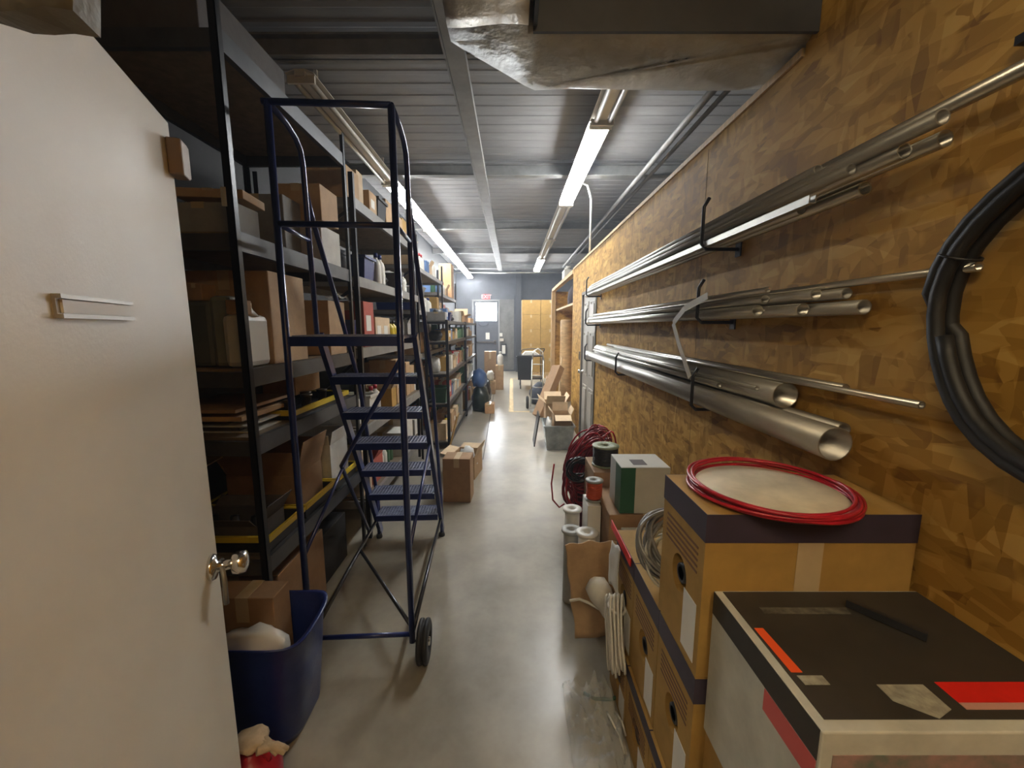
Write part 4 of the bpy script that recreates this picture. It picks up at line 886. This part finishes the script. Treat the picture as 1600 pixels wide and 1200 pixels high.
# ------------------------------------------------------------------ reel boxes at the right foreground
def reelbox(label, x0, x1, y0, y1, z0, h, col='ochre', hole=True, band=0.07, bandz=None, tape=False):
    t = thing('cable_reel_box', label, 'box', ((x0+x1)/2, (y0+y1)/2, z0), 0, None)
    z0 += 0.001
    # body with a real round hole in the aisle-facing side
    b = B(); n = 28; yc, zc_, r = (y0+y1)/2, z0+h*0.46, 0.052
    if hole:
        circ = [(yc+r*0.85*math.cos(2*PI*k/n), zc_+r*math.sin(2*PI*k/n)) for k in range(n)]
        hv = [b.verts.new((x0, y, z)) for y, z in circ]
        # rectangle boundary points matched by angle
        rv = []
        for k in range(n):
            a = 2*PI*k/n; dy, dz = math.cos(a), math.sin(a)
            s = min(((y1-yc) if dy > 0 else (yc-y0))/abs(dy) if abs(dy) > 1e-6 else 1e9, ((z0+h-zc_) if dz > 0 else (zc_-z0))/abs(dz) if abs(dz) > 1e-6 else 1e9)
            rv.append(b.verts.new((x0, yc+dy*s, zc_+dz*s)))
        for k in range(n): b.faces.new((hv[k], hv[(k+1)%n], rv[(k+1)%n], rv[k]))
        for (cy_, cz_) in ((y0, z0), (y1, z0), (y1, z0+h), (y0, z0+h)):
            ca = math.atan2(cz_-zc_, cy_-yc) % (2*PI); k = int(ca/(2*PI)*n) % n
            b.faces.new((rv[k], rv[(k+1)%n], b.verts.new((x0, cy_, cz_))))
        hv2 = [b.verts.new((x0+0.12, v.co.y, v.co.z)) for v in hv]
        for k in range(n): b.faces.new((hv[k], hv2[k], hv2[(k+1)%n], hv[(k+1)%n]))
        b.faces.new(hv2)
        v = [b.verts.new((x, y, z)) for x in (x0, x1) for y in (y0, y1) for z in (z0, z0+h)]
        for f in ((4,6,7,5), (0,4,5,1), (2,3,7,6), (0,2,6,4), (1,5,7,3)): b.faces.new([v[i] for i in f])
    else: box(b, x0, x1, y0, y1, z0, z0+h, bev=0.003)
    obj('body', b, card(col), t)
    if hole:
        b = B(); M = Matrix.Translation((x0+0.055, yc, zc_)) @ Matrix.Rotation(PI/2, 4, 'Y'); lathe(b, [(0.018, -0.05), (0.026, -0.05), (0.03, -0.01), (0.044, -0.005), (0.044, 0.03), (0.018, 0.03), (0.018, -0.05)], 20, M=M); obj('reel_hub', b, BLKP, t)
    e = 0.0015; zt = z0+h
    b = B(); box(b, x0-e, x1+e, y0-e, y0, zt-band, zt); box(b, x0-e, x0, y0, y1, zt-band, zt); box(b, x0-e, x1+e, y1, y1+e, zt-band, zt); obj('dark_band', b, PURP, t)
    b = B(); box(b, x0-e*0.8, x0, y0+0.02, y0+0.09, z0+0.02, z0+h*0.42); obj('white_print', b, PAPER, t)
    b = B()
    for k in range(5): box(b, x0-e*0.8, x0, y0+0.03, y1-0.03, zt-band-0.035-0.016*k, zt-band-0.029-0.016*k)
    obj('printed_lines', b, mat('brown_print', (0.16, 0.08, 0.04), 0.8), t)
    b = B(); xm = (x0+x1)/2; box(b, xm-0.03, xm+0.03, y0-e*1.3, y0-e, z0+0.01, zt-band); obj('tape', b, TAPE, t); return t
bx0, bx1 = 0.452, 0.945
reelbox('tan cable box topmost at the chipboard wall, carrying the red coil', bx0, bx1, 0.865, 1.115, 0.725, 0.425)
reelbox('tan cable box directly under the one with the red coil', bx0, bx1, 0.865, 1.10, 0.30, 0.42)
reelbox('tan cable box behind, under the coil of grey cable', bx0, bx1, 1.105, 1.345, 0.30, 0.42)
reelbox('third tan cable box in the row, farthest from the camera', bx0, bx1, 1.35, 1.59, 0.30, 0.42)
for i, (ya, yb_) in enumerate(((0.865, 1.10), (1.105, 1.345), (1.35, 1.59))):
    reelbox('tan cable box on the floor, %s of the bottom row' % ('nearest', 'middle', 'farthest')[i], bx0-0.01, bx1, ya, yb_, 0.0, 0.298, hole=True, band=0.05)
# cream disc with red cable coil
b = B(); lathe(b, [(0, 0), (0.168, 0), (0.172, 0.004), (0.172, 0.010), (0.168, 0.013), (0, 0.013)], 48, c=(0.665, 0.985, 1.1525)); simple('round_board', b, CREAM, 'stained cream round board lying inside the red cable coil', 'board')
def coil(center, R, loops, r, m, name, label, cat, axis='z', spread=0.01, h=0.02, ell=1.0, seed=1, n=40, group=None, tilt=None, ties=0):
    rng = random.Random(seed); pts = []; c = Vector(center)
    ph = rng.uniform(0, 6)
    for k in range(int(loops*n)+1):
        a = 2*PI*k/n; lp = k/n; rr = R+spread*math.sin(2.1*lp*2+ph)+0.25*spread*math.sin(3*a+lp); zz = h*(0.5+0.5*math.sin(1.7*lp*2+ph*2))
        p = Vector((rr*math.cos(a), rr*ell*math.sin(a), zz)); pts.append(p)
    M = Matrix.Identity(3)
    if axis == 'x': M = Matrix(((0,0,1),(1,0,0),(0,1,0)))
    if axis == 'y': M = Matrix(((1,0,0),(0,0,1),(0,1,0)))
    if tilt: M = tilt @ M
    b = B(); tube(b, [c+M @ p for p in pts], r, 6)
    return simple(name, b, m, label, cat, group)
coil((0.665, 0.985, 1.158), 0.183, 7, 0.0042, REDC, 'red_cable_coil', 'coil of bright red cable ringing the cream board on the cable box', 'cable', spread=0.008, h=0.024, seed=3, n=64)
# coil of grey cable on the second-level boxes
coil((0.545, 1.28, 0.83), 0.095, 15, 0.0055, GRYC, 'grey_cable_coil', 'loose coil of grey and white cable behind the topmost cable box', 'cable', spread=0.022, h=0.07, seed=5, tilt=Matrix.Rotation(0.95, 3, 'X'))
coil((0.545, 1.255, 0.80), 0.085, 6, 0.0045, WHTC, 'white_cable_coil', 'white cable wound within the grey coil behind the cable box', 'cable', spread=0.02, h=0.03, seed=9, tilt=Matrix.Rotation(0.95, 3, 'X'))
# foreground black and white box with red print
t = thing('printed_box', 'large black topped white box with red print in the right foreground', 'box', (0.71, 0.68, 0.595))
X0, X1, Y0, Y1, Z0, Z1 = 0.475, 0.95, 0.525, 0.855, 0.595, 0.966
b = B(); box(b, X0, X1, Y0, Y1, Z0, Z1, bev=0.003); obj('body', b, mat('grubby_white', (0.52, 0.51, 0.44), 0.6, noise=0.2, nscale=9), t)
b = B(); box(b, X0+0.018, X1-0.004, Y0+0.02, Y1-0.006, Z1, Z1+0.0015); obj('top_print', b, mat('matt_black_print', (0.040, 0.034, 0.026), 0.55, noise=0.25, nscale=8), t)
b = B(); box(b, X0-0.0012, X0, Y0+0.004, Y1-0.003, Z1-0.055, Z1); obj('edge_band', b, MATS['matt_black_print'], t)
def topq(px, py): return atz(px, py, Z1)
def decal(name, pts, m, zz=Z1+0.0016, th=0.001):
    b = B(); lo_ = [b.verts.new((p[0], p[1], zz)) for p in pts]; hi = [b.verts.new((p[0], p[1], zz+th)) for p in pts]
    b.faces.new(lo_[::-1]); b.faces.new(hi)
    for i in range(len(pts)): b.faces.new((lo_[i], lo_[(i+1)%len(pts)], hi[(i+1)%len(pts)], hi[i]))
    return obj(name, b, m, t)
decal('orange_mark', [(X0+0.022, 0.735), (X0+0.04, 0.735), (X0+0.045, 0.63), (X0+0.025, 0.63)], LABO)
decal('grey_mark', [(X0+0.030, 0.623), (X0+0.075, 0.623), (X0+0.075, 0.605), (X0+0.032, 0.605)], mat('grey_print', (0.36, 0.34, 0.27), 0.6, noise=0.4, nscale=40))
decal('pale_mark', [(X0+0.155, 0.605), (X0+0.235, 0.605), (X0+0.235, 0.56), (X0+0.20, 0.545), (X0+0.155, 0.575)], MATS['grey_print'])
decal('red_mark', [(0.735, 0.610), (0.93, 0.610), (0.93, 0.572), (0.735, 0.572)], LABR)
decal('pink_mark', [(0.735, 0.5715), (0.93, 0.5715), (0.93, 0.560), (0.735, 0.560)], mat('pink_print', (0.55, 0.28, 0.22), 0.6))
decal('grey_lettering', [(X0+0.07, 0.795), (X0+0.26, 0.795), (X0+0.255, 0.775), (X0+0.07, 0.777)], mat('dim_print', (0.12, 0.11, 0.085), 0.6, noise=0.7, nscale=45))
b = B(); box(b, X0-0.002, X0-0.0012, Y0+0.004, Y0+0.13, Z1-0.10, Z1-0.056); obj('red_side_mark', b, mat('dull_red_print', (0.55, 0.10, 0.09), 0.6), t)
b = B(); box(b, X0+0.02, X1-0.02, Y0-0.0012, Y0, Z0+0.03, Z1-0.04); obj('side_print', b, mat('side_print_grey', (0.10, 0.12, 0.10), 0.6, noise=0.6, nscale=18, col2=(0.4, 0.22, 0.2)), t)
b = B(); bar(b, (0.74, 0.80, Z1+0.012), (0.815, 0.70, Z1+0.012), 0.012, 0.016); 
for v in b.verts: v.co.z += 0.0
simple('marker_pen', b, BLKP, 'thin black marker lying on the black box top', 'pen')
carton('tan carton on the floor under the black topped box', 0.48, 0.95, 0.54, 0.855, 0.0, 0.592, 'ochre')
# ------------------------------------------------------------------ green and white box group
carton('brown carton on the floor supporting the green and white box', 0.50, 0.90, 1.92, 2.28, 0.0, 0.625, 'brown')
t = thing('green_white_box', 'square white box with a dark green band at its left', 'box', (0.69, 2.05, 0.626))
b = B(); box(b, 0.555, 0.805, 1.93, 2.15, 0.627, 0.875, bev=0.004); obj('body', b, mat('box_white', (0.50, 0.49, 0.44), 0.6, noise=0.08), t)
b = B(); box(b, 0.5535, 0.628, 1.9285, 1.93, 0.630, 0.873); box(b, 0.5535, 0.555, 1.93, 2.03, 0.630, 0.873); obj('green_band', b, mat('deep_green', (0.02, 0.09, 0.05), 0.45), t)
b = B(); box(b, 0.628, 0.70, 1.97, 2.05, 0.875, 0.8762); obj('dark_print', b, mat('dark_print', (0.06, 0.04, 0.035), 0.6), t)
carton('white carton on the floor between the cable boxes and the brown carton', 0.55, 0.90, 1.64, 1.88, 0.0, 0.58, 'white')
def spool(name, label, c, R, r, h, m, fm, vert=True, cat='spool'):
    t = thing(name, label, cat, c); x, y, z = c
    for zz in (z, z+h-0.008):
        b = B(); lathe(b, [(r*0.3, 0), (R, 0), (R, 0.008), (r*0.3, 0.008), (r*0.3, 0)], 32, c=(x, y, zz)); obj('flange', b, fm, t)
    b = B(); pts = []
    n = int((h-0.02)/0.009)
    for k in range(n*24+1): a = 2*PI*k/24; pts.append((x+r*math.cos(a), y+r*math.sin(a), z+0.013+0.009*k/24))
    tube(b, pts, 0.0055, 6); obj('wound_wire', b, m, t)
    b = B(); lathe(b, [(r*0.96, 0.009), (r*0.96, h-0.009)], 24, c=(x, y, z)); obj('core', b, m, t)
carton('brown carton on the floor below the wire spools', 0.50, 0.88, 2.32, 2.62, 0.0, 0.70, 'brown')
spool('wire_spool', 'black wire spool with greenish flange on the carton behind the green box', (0.60, 2.46, 0.702), 0.085, 0.075, 0.13, mat('black_wire', (0.012, 0.012, 0.013), 0.4), mat('flange_green', (0.24, 0.27, 0.17), 0.45))
spool('wire_spool', 'small orange wire spool left of the green and white box', (0.47, 2.16, 0.60), 0.05, 0.04, 0.12, mat('orange_wire', (0.50, 0.07, 0.02), 0.4), mat('flange_grey', (0.30, 0.30, 0.27), 0.45))
b = B(); box(b, 0.42, 0.495, 2.08, 2.24, 0.001, 0.599, bev=0.004); simple('white_package', b, PVCW, 'upright white package under the orange wire spool', 'package')
for i, (x, y, h, m, l) in enumerate(((0.40, 1.98, 0.50, PVCW, 'white wrapped upright roll nearest the brown carton'), (0.34, 2.12, 0.44, mat('grey_roll', (0.33, 0.33, 0.30), 0.5), 'grey upright roll with a disc on top beside the white roll'), (0.37, 2.30, 0.48, PVCW, 'white upright roll at the foot of the maroon cables'))):
    b = B(); lathe(b, [(0.045, 0), (0.047, 0.02), (0.044, h*0.5), (0.046, h-0.012), (0.046, h-0.012), (0.058, h-0.011), (0.058, h), (0.02, h), (0.02, h-0.03), (0, h-0.03)], 20, c=(x, y, 0.001))
    simple('upright_roll', b, m, l, 'roll')
# maroon cable heap draped over a stand
t = thing('maroon_cable_heap', 'tall heap of maroon and red cable loops against the panel door side', 'cable', (0.55, 2.95, 0))
rng = random.Random(4)
for k in range(64):
    b = B(); tp = Vector((rng.uniform(0.60, 0.72), rng.uniform(2.75, 3.05), rng.uniform(0.70, 0.83))); bt_ = Vector((rng.uniform(0.44, 0.56), tp.y+rng.uniform(-0.12, 0.12), rng.uniform(0.22, 0.45)))
    c_ = (tp+bt_)/2; ax_ = (tp-bt_)/2; pr = Vector((ax_.z, 0, -ax_.x)).normalized(); wd = rng.uniform(0.05, 0.13); ph = rng.uniform(0, 6)
    tube(b, [c_+ax_*math.cos(a)+pr*wd*math.sin(a)*(1-0.25*math.cos(a))+Vector((0, 0.03*math.sin(2*a+ph), 0.01*math.sin(3*a+ph))) for a in [2*PI*q/26 for q in range(26)]], 0.0068, 6, closed=True)
    obj('cable_loop', b, MARC if k % 5 else REDC, t)
b = B(); tube(b, [(0.32, 2.9, 0.55), (0.30, 2.88, 0.40), (0.31, 2.86, 0.28), (0.36, 2.86, 0.22), (0.40, 2.88, 0.24)], 0.006, 8); obj('loose_end', b, REDC, t)
b = B(); lathe(b, [(0.16, 0.0), (0.16, 0.02), (0.13, 0.4), (0.06, 0.56), (0, 0.58)], 20, c=(0.60, 2.92, 0.001)); crumple(b, 0.025, 7); obj('inner_bundle', b, mat('maroon_dark', (0.10, 0.008, 0.015), 0.4, bump=1.0, bscale=60), t)
coil((0.47, 2.62, 0.60), 0.07, 6, 0.008, mat('black_wire2', (0.012, 0.012, 0.014), 0.35), 'black_cable_coil', 'small coil of black cable hanging in front of the maroon heap', 'cable', axis='y', spread=0.02, h=0.06, seed=2)
# ------------------------------------------------------------------ cardboard sheet, white plug, rope, film
b = B()
pc = [aty(883, 852, 1.75), aty(978, 843, 1.80), aty(968, 985, 1.74), aty(900, 1000, 1.70)]
def cs(u, v):
    a = pc[0].lerp(pc[1], u); c = pc[3].lerp(pc[2], u); p = a.lerp(c, v); p = p+Vector((0.004*math.sin(17*v), 0.012*math.sin(5*u+2*v), 0.006*math.sin(19*u)*(1-v)))
    p.z = max(p.z, 0.004); return p
sheet(b, cs, 14, 14, 0.005); simple('torn_cardboard', b, card('tan'), 'torn brown cardboard sheet standing behind the white rope coil', 'cardboard')
t = thing('white_foam_roll', 'white bottle shaped foam piece with white cord, in front of torn cardboard', 'foam', (0.30, 1.68, 0.5))
pA, pB = aty(930, 912, 1.66), aty(957, 962, 1.62)
b = B(); d = pB-pA; tube(b, [pA-d*0.15, pA, pA+d*0.3, pA+d*0.6, pA+d*0.9, pB, pB+d*0.15], 0.03, 14, rad=[0.018, 0.052, 0.056, 0.044, 0.040, 0.030, 0.010]); obj('foam_body', b, WHTC, t)
b = B(); tube(b, [aty(890, 939, 1.66), aty(905, 936, 1.66), aty(920, 942, 1.65), aty(935, 951, 1.64), aty(955, 950, 1.62), aty(975, 945, 1.60), aty(1000, 930, 1.53), aty(1006, 915, 1.50)], 0.0065, 8); obj('cord', b, WHTC, t)
# rope hank hanging on the reel boxes
t = thing('rope_hank', 'hank of white rope hanging on the side of the cable boxes', 'rope', (0.42, 1.45, 0.5))
rng = random.Random(11)
for k in range(16):
    yy = 1.40+0.006*k; xx = 0.436-0.012*(k % 4); tp = aty(985, 940, yy).z; bt_ = aty(990, 1040, yy).z+0.04*rng.random()
    wv = 0.045+0.035*rng.random(); b = B(); zc_ = (tp+bt_)/2; hh = (tp-bt_)/2
    tube(b, [(xx+wv*0.25*math.sin(a)*1.0-0.0, yy+wv*math.sin(a)*(0.7-0.45*math.cos(a))+0.035*math.cos(a)+0.006*math.sin(3*a+k), zc_+hh*math.cos(a)+0.004*math.sin(5*a+k)) for a in [2*PI*q/22 for q in range(22)]], 0.0048, 6, closed=True); obj('rope_loop', b, WHTC, t)
b = B(); c_ = Vector((0.42, 1.45, aty(985, 948, 1.45).z)); tube(b, [c_+Vector((0.03*math.cos(a), 0.045*math.sin(a), 0.004*math.sin(2*a))) for a in [2*PI*q/14 for q in range(14)]], 0.006, 6, closed=True); obj('rope_binding', b, WHTC, t)
# white plastic sheet over the lower boxes
b = B(); sheet(b, lambda u, v: (0.434-0.008*math.sin(PI*v)-0.006*u*v, 1.47+0.13*u, 0.70-0.20*v-0.03*u+0.008*math.sin(6*u+4*v)), 12, 14, 0.003); crumple(b, 0.005, 18)
simple('plastic_wrap', b, PVCW, 'white plastic wrap draped beside the cable boxes near the rope', 'plastic wrap')
b = B(); bar(b, (0.446, 1.38, 0.705), (0.443, 1.66, 0.715), 0.004, 0.035); 
simple('red_strip', b, LABR, 'thin red strip along the edge of the far cable box', 'strip')
from mathutils import noise as nz
b = B(); sheet(b, lambda u, v: (0.22+0.20*u, 1.12+0.42*v, 0.006+0.12*abs(nz.noise(Vector((u*5, v*7, 1))))*(0.3+u)+0.05*abs(nz.noise(Vector((u*14, v*17, 4))))), 26, 36, 0.002)
simple('film_scrap', b, CLEAR, 'crumpled clear plastic film lying on the floor by the cable boxes', 'plastic film')
b = B(); q = [atz(912, 1083, 0.01), atz(930, 1092, 0.01), atz(955, 1093, 0.012), atz(975, 1084, 0.02), atz(988, 1072, 0.03)]; tube(b, q, 0.007, 8); simple('green_cable', b, GRNP, 'short piece of dull green cable on the floor by the film', 'cable')
b = B(); tube(b, [atz(948, 1112, 0.02), atz(955, 1125, 0.06), atz(968, 1150, 0.03), atz(976, 1178, 0.012)], 0.004, 6); tube(b, [atz(962, 1112, 0.03), atz(972, 1128, 0.05), atz(978, 1150, 0.02)], 0.004, 6)
simple('white_wire_scrap', b, WHTC, 'short white wires poking from the clear film on the floor', 'wire')
